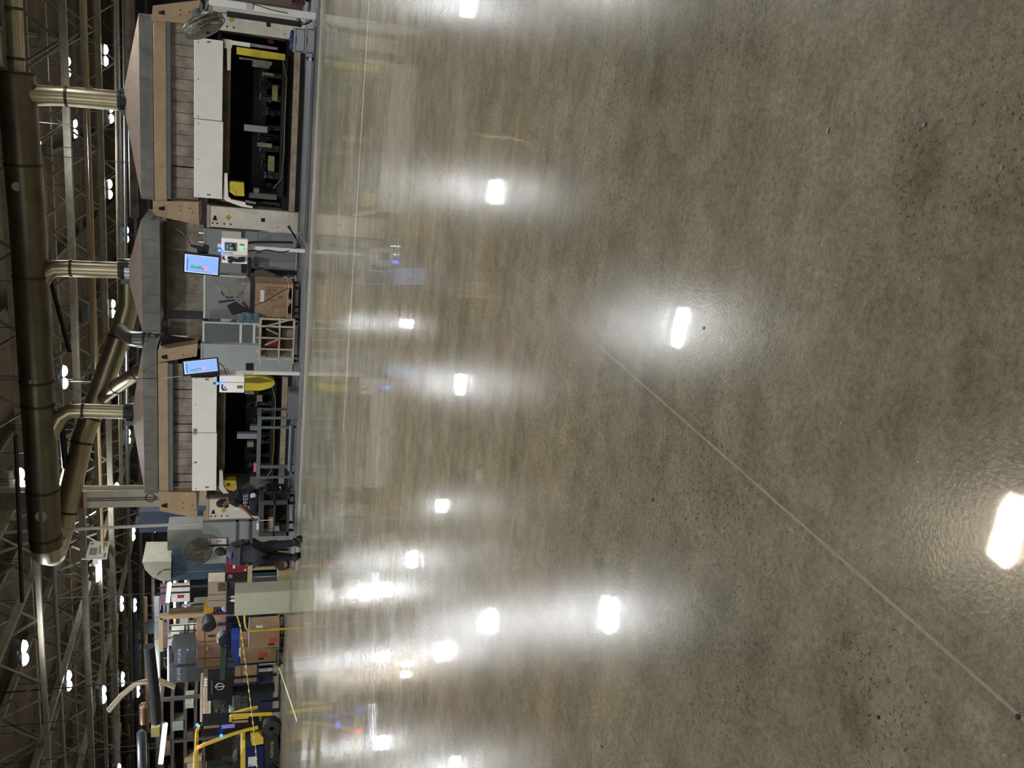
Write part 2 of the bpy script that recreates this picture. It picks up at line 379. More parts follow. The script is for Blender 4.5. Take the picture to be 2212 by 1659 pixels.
pipe([P(130, 880, 24.5), P(141, 1010, 24.5)], 0.08, DARK, 'short dark level bar under the left duct drop')

# ================================================================== DUCTWORK
VD = 22.3
def duct_path(px, r, label, mat=STEEL, seams=(), name='exhaust_duct', n=24, caps=None):
    pts = [P(*q) for q in px]; t = thing(name, label, 'duct', pts[0])
    MB().tube(pts, r, n).build('pipe_section', mat, t, smooth=True)
    for (i, f_) in seams:
        c = pts[i].lerp(pts[i + 1], f_); ax = (pts[i + 1] - pts[i]).normalized(); rr = r if not isinstance(r, list) else r[i] + (r[i + 1] - r[i]) * f_
        MB().cyl(c - ax * 0.03, c + ax * 0.03, rr + 0.018, n=n).build('joint_band', M('band_dark', '3b3528', 0.5, metal=0.5, dirt=0.1), t, smooth=True)
    return t
a, b_ = P(30, -60, VD), P(36, 158, VD)
main = duct_path([(27, -60, VD), (36, 158, VD)], 0.17, 'narrow end of the overhead duct leaving the top of the hall on the right', STEEL, [(0, 0.35), (0, 0.85)])
md = duct_path([(34, 157, VD), (60, 480, VD), (76, 760, VD), (88, 960, VD), (97, 1150, VD), (100, 1180, VD)], 0.385,
               'big round trunk duct running level above all three exhaust hoods', STEELD, [(0, 0.0), (0, 0.6), (1, 0.4), (2, 0.3), (2, 0.55), (3, 0.5), (4, 0.3)])
for (x, y, rx) in ((36, 403, 0.10), (72, 828, 0.10), (89, 1115, 0.14)):
    p = P(x, y, VD - 0.36); MB().disc(p, rx, 0.04, 20).build('access_cover', GREYP, md, smooth=True)
# end elbow, back run that slopes down to the right behind the trunk
duct_path([(99, 1165, VD), (103, 1190, VD + 0.25), (113, 1196, VD + 0.9), (128, 1160, VD + 1.7), (178, 945, VD + 2.6), (214, 850, VD + 3.0), (262, 715, VD + 3.4), (277, 660, VD + 3.7), (277, 560, VD + 3.9)],
          [0.37, 0.37, 0.34, 0.31, 0.30, 0.30, 0.30, 0.28, 0.26], 'bright sloping duct descending rightwards from the elbow at the end of the trunk', STEEL, [(3, 0.25), (3, 0.95), (4, 0.45), (5, 0.9)])
duct_path([(222, 860, VD + 2.8), (240, 845, VD + 2.4), (268, 824, VD + 1.4), (300, 803, VD + 0.8), (318, 795, VD + 0.7)], [0.17, 0.19, 0.19, 0.19, 0.19], 'short slanted branch duct joining the sloping duct to the left hood', STEEL, [(1, 0.5), (2, 0.9)], 'branch_duct')
duct_path([(262, 712, VD + 3.4), (274, 722, VD + 2.4), (284, 731, VD + 1.2), (298, 733, VD + 0.7), (345, 734, VD + 0.6)], 0.21, 'silver duct dropping between the middle and left hoods', STEELS, [(3, 0.35), (3, 0.6)], 'branch_duct')
for (px, r, lab, ca) in (
        ([(55, 200, VD), (80, 206, VD), (140, 208, VD), (262, 218, VD)], [0.30, 0.22, 0.215, 0.215], 'vertical duct drop onto the right exhaust hood', (262, 218)),
        ([(78, 640, VD), (86, 612, VD), (100, 590, VD), (118, 580, VD), (150, 580, VD), (262, 584, VD)], 0.195, 'curved vertical duct drop onto the middle exhaust hood', (262, 584)),
        ([(100, 960, VD), (114, 930, VD), (130, 900, VD), (150, 888, VD), (176, 887, VD), (273, 890, VD)], 0.18, 'curved vertical duct drop onto the left exhaust hood', (273, 890))):
    t = duct_path(px, r, lab, STEEL, [(len(px) - 2, 0.03), (len(px) - 2, 0.97)], 'duct_drop')
    x, y = ca; p = P(x, y, VD); q = P(x + 17, y, VD)
    MB().cyl(p, q, 0.21, n=20).build('damper_collar', DARK, t, smooth=True)
    MB().box(q.x - 0.32, q.x - 0.2, VD - 0.12, VD + 0.12, q.z, p.z).build('damper_motor', GREYD, t)

# ================================================================== EXHAUST HOODS
def hood(x0, x1, y0, y1, apex, v, d, label, flangex):
    u0, u1, z0, z1 = R4(x0, x1, y0, y1, v)
    t = thing('exhaust_hood', label, 'hood', ((u0 + u1) / 2, v, z0), 'exhaust hoods above the presses')
    MB().box(u0, u1, v, v + d, z0, z1).build('rim', HOODG, t)
    n = 6
    for i in range(n + 1):
        a = u0 + (u1 - u0) * i / n; MB().box(a - 0.02, a + 0.02, v - 0.012, v, z0, z1).build('rim_seam', M('seam_grey', '66665f', 0.5, dirt=0), t)
    MB().box(u0 - 0.03, u1 + 0.03, v - 0.04, v + d + 0.03, z0 - 0.05, z0).build('lower_flange', HOODG, t)
    ap = P(apex[0], apex[1], v + d / 2); m = MB(); bm = m.bm
    lo = [bm.verts.new(q) for q in ((u0, v, z1), (u1, v, z1), (u1, v + d, z1), (u0, v + d, z1))]
    hi = [bm.verts.new(q) for q in ((ap.x - 0.26, v + d / 2 - 0.26, ap.z), (ap.x + 0.26, v + d / 2 - 0.26, ap.z), (ap.x + 0.26, v + d / 2 + 0.26, ap.z), (ap.x - 0.26, v + d / 2 + 0.26, ap.z))]
    for i in range(4): bm.faces.new((lo[i], lo[(i + 1) % 4], hi[(i + 1) % 4], hi[i]))
    bm.faces.new(list(reversed(lo))); bm.faces.new(hi)
    m.build('sloped_top', HOODP, t)
    MB().cyl((ap.x, v + d / 2, ap.z - 0.02), (ap.x, v + d / 2, ap.z + 0.12), 0.22, n=20).build('outlet_collar', STEELS, t, smooth=True)
    return t
hood(302, 326, 32, 428, (272, 214), 21.75, 1.3, 'right exhaust hood, a wide pinkish pyramid above the right press', 0)
hood(306, 341, 478, 716, (282, 586), 21.35, 1.9, 'middle exhaust hood, grey box rim above the gap between the presses', 0)
hood(310, 336, 752, 1063, (290, 890), 21.75, 1.3, 'left exhaust hood, a wide pinkish pyramid above the left press', 0)

# ================================================================== THE PRESSES
def press(label, gL, gR, pL, pR, beam, slats, cover, split, dark, inner, rail, seed, slotx, tools):
    """two side frames, gussets, beam, slat backdrop, ram covers and a dark work space with tooling"""
    rnd = random.Random(seed); v = 21.6
    uc = (pL[0] + pR[1]) / 2; t = thing('press', label, 'machine', (uc, v, 0.08), 'two big presses')
    for (u0, u1, zt) in (pL, pR):
        fr = MB().box(u0, u1, v, v + 2.4, 0.08, zt, 0.012).build('side_frame', CREAM, t)
        for zz in (2.24, 2.14, 1.98, 1.84): MB().disc((u0 + 0.09, v - 0.004, zt - (2.3 - zz)), 0.02, 0.012, 10).build('bolt_hole', SLOT, fr)
        m = MB().box(u0 + 0.2, u0 + 0.29, v - 0.006, v, 0.86, 0.95)
        m.build('square_opening', SLOT, fr)
        for (ua_, za_) in ((u0 + .1, .3), (u0 + .1, .55), (u1 - .1, .3)): MB().disc((ua_, v - 0.018, za_), 0.013, 0.01, 8).build('bolt_hole', SLOT, fr)
        m = MB().prism([(u0 + 0.16, zt - 0.16), (u0 + 0.27, zt - 0.13), (u0 + 0.27, zt - 0.09), (u0 + 0.16, zt - 0.06)], v - 0.006, 0.006)
        m.build('keyhole_slot', SLOT, fr)
        MB().box(u0 + 0.24, u1 - 0.2, v - 0.008, v, 1.3, 1.42).build('warning_label', LABELW, fr)
        MB().prism([(u0 + 0.25, 1.62), (u0 + 0.32, 1.69), (u0 + 0.25, 1.76), (u0 + 0.18, 1.69)], v - 0.008, 0.008).build('diamond_label', M('diamond_yellow', 'a8923a', 0.6, dirt=0), fr)
        MB().box(u0 + 0.02, u1 - 0.02, v - 0.015, v, 0.10, 0.62).build('base_plate', CREAM, fr)
        MB().box(u0 - 0.02, u1 + 0.02, v - 0.02, v + 2.4, zt, zt + 0.07).build('cap_plate', TAN, fr)
    for g, side in ((gL, -1), (gR, 1)):
        gs = MB().pprism(g, v, 1.6).build('gusset', TAN, t)
        gx = [q for q in g]; cxp = sum(q[0] for q in gx) / len(gx); cyp = sum(q[1] for q in gx) / len(gx)
        sx, sy = slotx[0 if side < 0 else 1]
        MB().pprism([(sx - 5, sy - 2), (sx + 7, sy - 5), (sx + 8, sy + 5), (sx - 5, sy + 3)], v - 0.01, 0.012).build('lifting_slot', SLOT, gs)
        m = MB()
        for (ddx, ddy) in ((42, -5), (42, 5), (62, 0), (68, 9)): m.disc(P(sx + ddx, sy + ddy, v - 0.003), 0.014, 0.012, 8)
        m.build('bolts', SLOT, gs)
    x0, x1, y0, y1 = beam; MB().pbox(x0, x1, y0, y1, v + 0.05, 0.7, bev=0.02).build('top_beam', TAN, t)
    x0, x1, y0, y1 = slats; MB().pbox(beam[1] + 0.5, x0 + 1.5, y0, y1, v - 0.02, 0.3).build('slat_rail', GREYD, t)
    u0, u1, z0, z1 = R4(x0, x1, y0, y1, v + 0.2); n = max(1, round((u1 - u0) / 0.235))
    back = MB().box(u0, u1, v + 0.28, v + 0.30, z0 - 0.1, z1).build('slat_backing', DARK, t)
    for i in range(n):
        a = u0 + (u1 - u0) * i / n; g = 0.006 + (0.02 if rnd.random() < 0.15 else 0)
        MB().box(a + g, a + (u1 - u0) / n - 0.004, v + 0.2 + rnd.uniform(0, 0.02), v + 0.25, z0 - 0.05, z1).build('slat', SLAT, t)
    x0, x1, y0, y1 = cover; ys = split
    for (ya, yb) in ((y0, ys - 0.6), (ys + 0.6, y1)):
        cv = MB().pbox(x0, x1, ya, yb, v - 0.35, 0.5, bev=0.01).build('ram_cover', WHITE, t)
        m = MB()
        for (fx, fy) in ((0.15, 0.04), (0.15, 0.5), (0.15, 0.96)): m.disc(P(x0 + (x1 - x0) * fx, ya + (yb - ya) * fy, v - 0.352), 0.012, 0.01, 8)
        m.build('screws', SLOT, cv)
        e = ya + 7 if ya == y0 else yb - 7
        MB().pbox(x0 + 28, x0 + 36, e - 2, e + 1.5, v - 0.358, 0.008).build('hazard_label', M('label_olive', '9c8c30', 0.6, dirt=0.3, scale=30), cv)
    x0, x1, y0, y1 = dark; MB().pbox(x0, x1, y0, y1, v - 0.1, 0.4).build('ram_beam', BROWNB, t)
    u0, u1 = pL[1], pR[0]; zi = P(dark[0], (y0 + y1) / 2, v).z
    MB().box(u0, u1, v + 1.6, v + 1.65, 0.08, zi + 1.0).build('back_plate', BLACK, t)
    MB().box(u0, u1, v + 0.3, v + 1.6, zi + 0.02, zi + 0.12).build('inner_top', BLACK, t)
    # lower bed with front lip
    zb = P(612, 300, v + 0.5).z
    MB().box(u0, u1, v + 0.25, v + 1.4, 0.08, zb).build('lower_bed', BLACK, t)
    MB().box(u0 + 0.3, u1 - 0.35, v + 0.12, v + 0.25, zb - 0.03, zb + 0.09).build('tool_rail', DARK, t)
    x0, x1, y0, y1 = rail; MB().pbox(x0, x1, y0, y1, v - 0.22, 0.12, z0=0.2, z1=0.33).build('base_rail', BEIGE, t)
    m = MB(); a = R4(*rail, v - 0.22)
    for i in range(8): m.disc((a[1] - 0.25 - i * 0.09, v - 0.222, 0.265), 0.01, 0.008, 6)
    m.build('rail_holes', SLOT, t)
    # tooling stations
    ua, ub, zt = u0 + 0.45, u1 - 0.55, zb + 0.09
    MB().box(ua - 0.1, ub + 0.25, v + 0.9, v + 1.0, zt + 0.3, zt + 0.62).build('tool_carrier', DARK, t)
    k = ua; i = 0
    while k < ub:
        hgt = rnd.uniform(0.28, 0.5); m = MB(); z = zt; vv = v + rnd.uniform(0.3, 0.7)
        m.box(k, k + rnd.uniform(0.08, 0.16), vv, vv + 0.2, z, z + hgt)
        m.cyl((k + 0.08, vv - 0.05, z + hgt * 0.3), (k + 0.06, vv - 0.05, z + hgt), 0.035, n=10)
        m.cyl((k + 0.0, vv - 0.02, z + hgt), (k + 0.16, vv - 0.04, z + hgt * 0.95), 0.03, n=10)
        m.disc((k + rnd.uniform(0, 0.1), vv - 0.08, z + hgt * 0.55), 0.045, 0.05, 14)
        if rnd.random() < 0.6: m.tube([(k + 0.1, vv - 0.08, z + 0.1), (k + 0.17, vv - 0.12, z + 0.3), (k + 0.1, vv - 0.1, z + 0.52), (k - 0.05, vv, z + 0.6)], 0.012, 6)
        m.build('tool_station', TOOL if i % 2 else M('dark_tool', '2c2d2f', 0.4, metal=0.5, dirt=0.4, scale=14), t)
        k += rnd.uniform(0.24, 0.34); i += 1
    for (x0, x1, y0, y1, mt) in tools:
        MB().pbox(x0, x1, y0, y1, v + 0.12, 0.16, bev=0.008).build('tool_block', mt, t)
    MB().tube([(ub + 0.1, v + 0.1, zt), (ub - 0.3, v + 0.08, zt - 0.1), (ub - 1.2, v + 0.08, zt - 0.09), (ua + 0.9, v + 0.08, zt - 0.1), (ua + 0.3, v + 0.1, zt - 0.06), (ua + 0.05, v + 0.1, zt + 0.12)], 0.01, 6).build('hose', M('yellow_hose', '8d7c44', 0.5, dirt=0), t)
    return t
ylw = M('aged_yellow_plate', '8e8450', 0.6, dirt=0.3, scale=10)
pr1 = press('right-hand press with long white ram cover and tooling in its dark opening',
      [(330, 434), (429, 436), (430, 487), (338, 466), (330, 458)], [(327, 46), (425, 50), (432, 0), (330, 12)],
      (-3.47, -2.98, 2.1), (0.88, 1.42, 2.1), (332, 360, 44, 434), (367, 425, 47, 430), (419, 481, 84, 428), 259, (478, 497, 84, 436),
      (497, 640, 60, 445), (645, 660, 108, 458), 3, ((348, 450), (348, 27)),
      [(588, 600, 184, 218, ylw), (579, 593, 337, 370, ylw), (527, 578, 271, 285, GREYC), (566, 592, 157, 163, TOOLL), (556, 588, 309, 318, TOOLL), (547, 560, 502 - 95, 417, TOOLL), (538, 598, 418, 430, M('green_grey_tool', '5c6258', 0.5, dirt=0.2)), (545, 583, 131, 146, TOOLL)])
pr2 = press('left-hand press with stained white ram cover behind the standing cart',
      [(341, 1062), (424, 1064), (426, 1119), (345, 1104)], [(341, 783), (425, 770), (427, 742), (341, 757)],
      (-11.13, -10.55, 2.06), (-6.95, -6.42, 2.06), (342, 364, 783, 1064), (372, 418, 786, 1060), (415, 468, 813, 1060), 935, (466, 486, 830, 1062),
      (486, 640, 830, 1062), (625, 632, 815, 1062), 8, ((354, 1092), (354, 771)),
      [(512, 555, 937, 948, GREYC), (534, 548, 955, 966, TOOLL), (555, 567, 854, 868, TOOLL), (530, 550, 845, 852, TOOLL), (540, 562, 1030, 1045, M('green_grey_tool')), (540, 556, 920, 930, TOOLL)])
v = 21.6
# white angled arms and yellow light-guard columns of the right press
MB().pprism([(484, 84), (500, 86), (502, 99), (499, 105), (498, 152), (491, 152), (490, 104), (484, 104)], v - 0.25, 0.12).build('upper_arm', CREAM, pr1)
MB().pprism([(498, 87), (541, 93), (540, 102), (500, 96)], v - 0.27, 0.1).build('angled_arm', WHITE, pr1)
MB().pprism([(541, 93), (600, 103), (599, 108), (541, 100)], v - 0.24, 0.06).build('sensor_arm', GREYP, pr1)
MB().pprism([(511, 101), (616, 117), (616, 130), (570, 126), (511, 117)], v - 0.2, 0.22).build('yellow_guard', YEL, pr1)
MB().pprism([(516, 123), (588, 134), (586, 143), (552, 140), (545, 130), (517, 128)], v - 0.1, 0.06).build('scale_plate', TOOLL, pr1)
MB().pprism([(484, 374), (491, 374), (493, 424), (500, 431), (530, 437), (531, 443), (546, 446), (545, 450), (520, 446), (488, 434), (482, 428)], v - 0.27, 0.12).build('angled_arm', WHITE, pr1)
MB().pprism([(530, 432), (553, 437), (552, 441), (530, 438)], v - 0.2, 0.05).build('sensor_arm', GREYP, pr1)
yb = MB().pprism([(495, 394), (499, 392), (527, 395), (528, 424), (508, 423), (495, 414)], v - 0.2, 0.3).build('yellow_guard_box', YEL, pr1)
MB().pprism([(495, 414), (500, 411), (510, 413), (509, 423)], v - 0.22, 0.02).build('guard_flap', YEL2, yb)
MB().pprism([(576, 84), (589, 86), (592, 94), (580, 93)], v + 0.3, 0.05).build('red_switch', REDP, pr1)
MB().disc(P(607, 411, v + 0.35), 0.11, 0.2, 20).build('drive_motor', M('dark_tool'), pr1)
# the left press
MB().pprism([(530, 812), (548, 812), (575, 815), (592, 822), (594, 830), (585, 838), (562, 844), (529, 844)], v - 0.25, 0.25).build('yellow_guard', YEL, pr2)
MB().pprism([(529, 818), (560, 815), (590, 824), (560, 828), (529, 827)], v - 0.27, 0.02).build('guard_recess_shade', M('shadow_yellow', '7a6a14', 0.6, dirt=0.1), pr2)  # darker yellow plate paints the shade inside the guard
yb = MB().pprism([(482, 1038), (510, 1038), (512, 1056), (505, 1061), (487, 1057)], v - 0.25, 0.25).build('yellow_guard_box', M('ochre', 'b8a030', 0.5, dirt=0.2), pr2)
MB().pbox(489, 497, 1044, 1050, v - 0.258, 0.01).build('warning_sign', INK, yb)
MB().pprism([(474, 1016), (481, 1018), (483, 1050), (488, 1058), (494, 1066), (482, 1066), (473, 1055)], v - 0.28, 0.12).build('angled_arm', CREAM, pr2)
m = MB()
for (x0, x1, y0, y1) in ((417, 426, 926, 938), (418, 425, 998, 1001)): m.pbox(x0, x1, y0, y1, v - 0.353, 0.006)
m.build('rust_marks', M('rust_mark', 'b39a86', 0.7, dirt=0.5, scale=20), pr2)
cl = MB().pbox(548, 556, 1002, 1020, 19.5, 0.12, z0=P(556, 970, 19.4).z + 0.002, bev=0.01).build('folded_cloth', PINK)
tag(cl, 'folded pink cloth lying on the grey table cart', 'cloth')

# backdrop slats under the middle hood, between the presses
t = thing('slat_screen', 'brownish slatted screen hanging under the middle exhaust hood', 'screen', P(430, 610, 22.4))
u0, u1, z0, z1 = R4(360, 440, 482, 726, 22.4); n = 13
for i in range(n):
    a = u0 + (u1 - u0) * i / n
    if i == 2: continue
    MB().box(a + 0.006, a + (u1 - u0) / n - 0.006, 22.4 + random.uniform(0, 0.03), 22.45, z0, z1).build('slat', SLAT, t)
MB().box(u0, u1, 22.36, 22.5, z1, z1 + 0.08).build('top_rail', BROWNB, t)
MB().box(u0, u1, 22.36, 22.5, z0 - 0.1, z0).build('bottom_rail', DARK, t)
MB().pbox(429, 440, 490, 531, 22.7, 0.05).build('lit_strip', TUBEL, t)

# grey guard panels between the presses
def panel(x0, x1, y0, y1, v, label, strips, mat, frame=ALU, d=0.06):
    a = R4(x0, x1, y0, y1, v); t = thing('guard_panel', label, 'panel', ((a[0] + a[1]) / 2, v, 0.08), 'grey guard panels between the presses')
    MB().box(a[0], a[1], v, v + d, 0.1, a[3]).build('sheet', mat, t)
    MB().box(a[0], a[1], v - 0.02, v + d + 0.01, a[3], a[3] + 0.05).build('top_strip', frame, t)
    for s_ in strips:
        z = P(s_, (y0 + y1) / 2, v).z; MB().box(a[0], a[1], v - 0.015, v, z - 0.03, z + 0.03).build('cross_strip', frame, t)
    MB().box(a[1] - 0.035, a[1], v - 0.02, v, 0.08, a[3]).build('edge_post', frame, t)
    return t
panel(444, 640, 500, 594, 21.75, 'grey guard panel directly left of the right press', (523, 553), GREYP, GREYP)
pb = panel(444, 640, 597, 691, 21.7, 'grey guard panel with the yellow-dot notice, behind the cardboard box', (525, 555), GREYP)
MB().pbox(465, 494, 616, 632, 21.69, 0.01).build('paper_notice', M('aged_paper', '8f938c', 0.7, dirt=0), pb)
MB().disc(P(485, 624, 21.68), 0.05, 0.01, 20).build('yellow_dot', M('dot_yellow', '9c9238', 0.6, dirt=0), pb)
panel(442, 640, 698, 741, 21.4, 'dark grey framed guard door right of the left press', (520, 549), GREYD)
pc = panel(438, 640, 745, 806, 21.42, 'pale grey cabinet side next to the left press monitor', (), GREYL, GREYL, 0.12)
MB().pbox(531, 547, 785, 803, 21.40, 0.012).build('black_switch', DARK, pc)
tag(MB().pbox(479, 521, 500, 514, 21.6, 0.12).build('document_holder', M('paper_white', 'c3c4bf', 0.6, dirt=0.05)), 'white document holder fixed to the grey panel beside the right press', 'holder')
# dark sheet standing in for the shade in the gap by the left press
tag(MB().pprism([(350, 722), (432, 735), (440, 742), (345, 757)], 22.0, 0.03).build('gap_shade_sheet', M('gap_shade_sheet', '1c1b1e', 0.8, dirt=0)), 'dark triangular sheet as the gap shade right of the left press gusset', 'sheet')

# white light panels behind the seated worker, left of the left press
t = thing('sheet_cabinet', 'row of pale sheet metal panels behind the standing worker', 'cabinet', P(600, 1160, 22.6))
a = R4(438, 600, 1122, 1215, 22.6)
MB().box(a[0], a[1], 22.6, 23.2, 0.0, a[3]).build('body', GREYL, t)
for s_ in (512, 540):
    z = P(s_, 1160, 22.58).z; MB().box(a[0], a[1], 22.57, 22.6, z - 0.035, z + 0.035).build('cross_bar', GREYD, t)
MB().box(a[1] - 0.05, a[1], 22.57, 22.6, 0, a[3]).build('post', GREYD, t)
t = thing('wall_poster', 'white poster with a red band between the fan and the standing worker', 'poster', P(490, 1180, 22.5))
MB().pbox(449, 489, 1164, 1190, 22.5, 0.02).build('sheet', LABELW, t)
MB().pbox(452, 455, 1165, 1180, 22.495, 0.004).build('red_band', LABELR, t)
MB().pbox(467, 479, 1168, 1170, 22.495, 0.004).build('print_line', M('print_pinkgrey', '8a6a74', 0.7, dirt=0), t)
MB().pbox(450, 480, 1179, 1179.8, 22.495, 0.004).build('fold_line', INK, t)

# ================================================================== POSTS, CONTROL BOXES, MONITORS
def post(px_top, px_bot, v, wd, label, z0=0.08, cables=True):
    a, b = P(*px_top, v), P(*px_bot, v); u = (a.x + b.x) / 2
    t = thing('strut_post', label, 'post', (u, v, z0))
    MB().box(u - wd / 2, u + wd / 2, v - wd / 2, v + wd / 2, z0 + 0.012, a.z, 0.006).build('post_body', ALU, t)
    MB().box(u - wd, u + wd, v - wd, v + wd, z0, z0 + 0.014).build('foot_plate', GREYD, t)
    return t, u
def cable(px, r, label, name='hanging_cable', mat=CABLE):
    pts = [P(*q) for q in px]
    # smooth with a Catmull-Rom pass
    out = []
    for i in range(len(pts) - 1):
        p0, p1, p2, p3 = pts[max(i - 1, 0)], pts[i], pts[i + 1], pts[min(i + 2, len(pts) - 1)]
        for k in range(4):
            s = k / 4; out.append(0.5 * ((2 * p1) + (p2 - p0) * s + (2 * p0 - 5 * p1 + 4 * p2 - p3) * s * s + (3 * p1 - p0 - 3 * p2 + p3) * s ** 3))
    out.append(pts[-1]); return tag(MB().tube(out, r, 5).build(name, mat, smooth=True), label, 'cable')
def screen(t, c, r_ax, up_ax, wd, ht, seed, chart):
    """flat panel with bezel; chart drawn with its own u along r_ax and v along up_ax"""
    r = r_ax.normalized(); u = up_ax.normalized(); n = r.cross(u)      # n faces the viewer
    def slab(a0, a1, b0, b1, d0, d1, name, mat, par, bev=0):
        m = MB(); q = bmesh.ops.create_cube(m.bm, size=1)
        for k in q['verts']:
            A = (a0 + a1) / 2 + k.co.x * (a1 - a0); B = (b0 + b1) / 2 + k.co.y * (b1 - b0); C = (d0 + d1) / 2 + k.co.z * (d1 - d0)
            k.co = c + r * A + u * B + n * C
        if bev: bmesh.ops.bevel(m.bm, geom=list(m.bm.edges), offset=bev, segments=2, affect='EDGES')
        return m.build(name, mat, par)
    slab(-wd / 2, wd / 2, -ht / 2, ht / 2, -0.045, 0.0, 'bezel', RUB, t, 0.006)
    b = 0.032; W2, H2 = wd / 2 - b, ht / 2 - b
    slab(-W2, W2, -H2, H2, 0.0, 0.003, 'screen_surface', SCRB, t)
    s = t
    bw = W2 * 2; bh = H2 * 2
    def R(x0, x1, y0, y1, mat, nm='chart_bar'): slab(-W2 + bw * x0, -W2 + bw * x1, H2 - bh * y1, H2 - bh * y0, 0.003, 0.0045, nm, mat, s)
    R(0.0, 1.0, 0.0, 0.03, SCRW, 'screen_edge'); R(0.0, 0.03, 0.03, 1, SCRW, 'screen_edge'); R(0.03, 1, 0.96, 1, SCRW, 'screen_edge')
    R(0.06, 0.095, 0.18, 0.92, SCRD, 'side_menu')
    for (x, y0, y1, mt) in chart: R(x, x + 0.045, y0, y1, mt)
    R(0.2, 0.78, 0.9, 0.925, SCRV, 'chart_caption'); R(0.84, 0.89, 0.88, 0.91, SCRP, 'legend'); R(0.84, 0.89, 0.7, 0.73, SCRG, 'legend'); R(0.84, 0.89, 0.56, 0.59, SCRD, 'legend'); R(0.84, 0.89, 0.63, 0.66, SCRP, 'legend')
VP = 18.95
def ctr_(x0, x1, y0, y1, v):
    a = R4(x0, x1, y0, y1, v); return V(((a[0] + a[1]) / 2, v, a[2]))
t1, u1 = post((470, 527), (662, 545), VP, 0.075, 'white strut post carrying the right monitor and control box')
t2, u2 = post((470, 800), (651, 810), VP, 0.075, 'white strut post carrying the left monitor and control box')
def corners(tl, bl, br, vv): return [P(*q, vv) for q in (tl, bl, br)]
# monitors hang in portrait: the picture's own right-hand side points down
def monitor(tl, tr, bl, v0, v1, label, chart):
    # tl..: photo corners of the screen as displayed sideways (x along the picture's long side)
    A, B, C = P(tl[0], tl[1], v0), P(tr[0], tr[1], v0), P(bl[0], bl[1], v1)
    c = (B + C) / 2; t = thing('monitor', label, 'monitor', c)
    rv = B - A; uv = A - C
    screen(t, c, rv, uv, rv.length, uv.length, 0, chart); return t
ch1 = [(0.19, .58, .76, SCRG), (0.245, .60, .76, SCRG), (0.30, .64, .77, SCRG), (0.355, .60, .77, SCRG), (0.41, .61, .78, SCRG), (0.465, .60, .70, SCRR), (0.48, .70, .79, SCRG), (0.53, .72, .79, SCRR), (0.575, .60, .80, SCRP), (0.635, .58, .82, SCRP)]
ch2 = [(0.17, .68, .80, SCRG), (0.23, .68, .80, SCRG), (0.29, .69, .80, SCRG), (0.345, .64, .79, SCRG), (0.40, .64, .70, SCRR), (0.455, .64, .78, SCRG), (0.56, .56, .76, SCRP), (0.61, .56, .75, SCRP)]
m1 = monitor((396, 545), (476, 554), (395, 589), 18.72, 18.86, 'right portrait monitor with a blue bar chart, on the post beside the right press', ch1)
m2 = monitor((393, 779), (471, 771), (396, 812), 18.75, 18.55, 'left portrait monitor with a blue bar chart, above the left control box', ch2)
MB().pprism([(411, 528), (440, 534), (441, 547), (428, 548), (424, 536), (412, 533)], 18.86, 0.06).build('wall_bracket', DARK, m1)
MB().pprism([(440, 528), (452, 531), (450, 548), (438, 548)], 18.88, 0.05).build('bracket_arm', DARK, m1)
MB().pprism([(410, 810), (456, 808), (470, 805), (476, 812), (456, 816), (414, 816)], 18.84, 0.06).build('wall_bracket', DARK, m2)
# beacons
for (x, y, lab) in ((474, 541, 'small glowing blue beacon beside the right monitor'), (470, 828, 'small glowing blue beacon beside the left monitor')):
    p = P(x, y, 18.75); t = thing('beacon_light', lab, 'beacon', p, 'blue beacons by the monitors')
    MB().sphere(p, 0.032, n=14).build('glow_dome', GLOWB, t, smooth=True)
    q = P(x - 9, y + (-1 if y < 700 else 0), 18.77); MB().cyl(p + V((0, 0.01, 0.02)), q, 0.024, n=12).build('black_stem', RUB, t)
    for k in (0.35, 0.65): MB().cyl(p.lerp(q, k), p.lerp(q, k + 0.1), 0.028, n=12).build('grey_ring', GREYC, t)
    lt = D.lights.new('beacon_lamp', 'POINT'); lt.energy = 0.5; lt.color = (0.05, 0.15, 1); lt.shadow_soft_size = 0.04
    lo = D.objects.new('beacon_lamp', lt); COL.objects.link(lo); lo.parent = t; lo.location = (0, -0.09, 0)
# control boxes
def cbox(x0, x1, y0, y1, label, split, v=18.78):
    a = R4(x0, x1, y0, y1, v); t = thing('control_box', label, 'control box', ((a[0] + a[1]) / 2, v, a[2]), 'control boxes on the posts')
    MB().box(a[0], a[1], v, v + 0.14, a[2], a[3], 0.008).build('enclosure', WHITE, t)
    us = P((x0 + x1) / 2, split, v).x; MB().box(us - 0.004, us + 0.004, v - 0.004, v, a[2] + 0.01, a[3] - 0.01).build('door_gap', GREYD, t)
    return t
c1 = cbox(478, 535, 516, 569, 'white control box with a small screen and green button, below the right monitor', 551)
b = MB().pbox(485, 511, 524, 542, 18.765, 0.015).build('operator_panel', GREYD, c1)
MB().pbox(488.5, 508, 526, 540, 18.762, 0.004).build('panel_display', HMI, b)
MB().pbox(495, 503, 534, 539, 18.759, 0.003).build('green_field', M('hmi_green', '6fae4a', emit=0.7), b)
MB().pbox(490, 493, 528, 538, 18.759, 0.003).build('key_column', GREYL, b); MB().pbox(495, 500, 527, 531, 18.759, 0.003).build('key_icon', M('icon_blue', '7d8fa8', 0.5, dirt=0), b)
MB().disc(P(523, 537, 18.765), 0.022, 0.03, 14).build('green_button', GLOWG, c1); MB().pbox(518, 527, 528, 530, 18.765, 0.015).build('key_switch', RUB, c1)
MB().pbox(481, 503, 544, 548, 18.776, 0.004).build('info_label', GREYL, c1)
MB().pprism([(482, 554), (484, 553), (483, 558), (487, 561), (484, 562), (481, 559)], 18.765, 0.02).build('door_handle', RUB, c1)
t = thing('hand_scanner', 'black handheld scanner in its holder on the right control box', 'scanner', P(500, 562, 18.7))
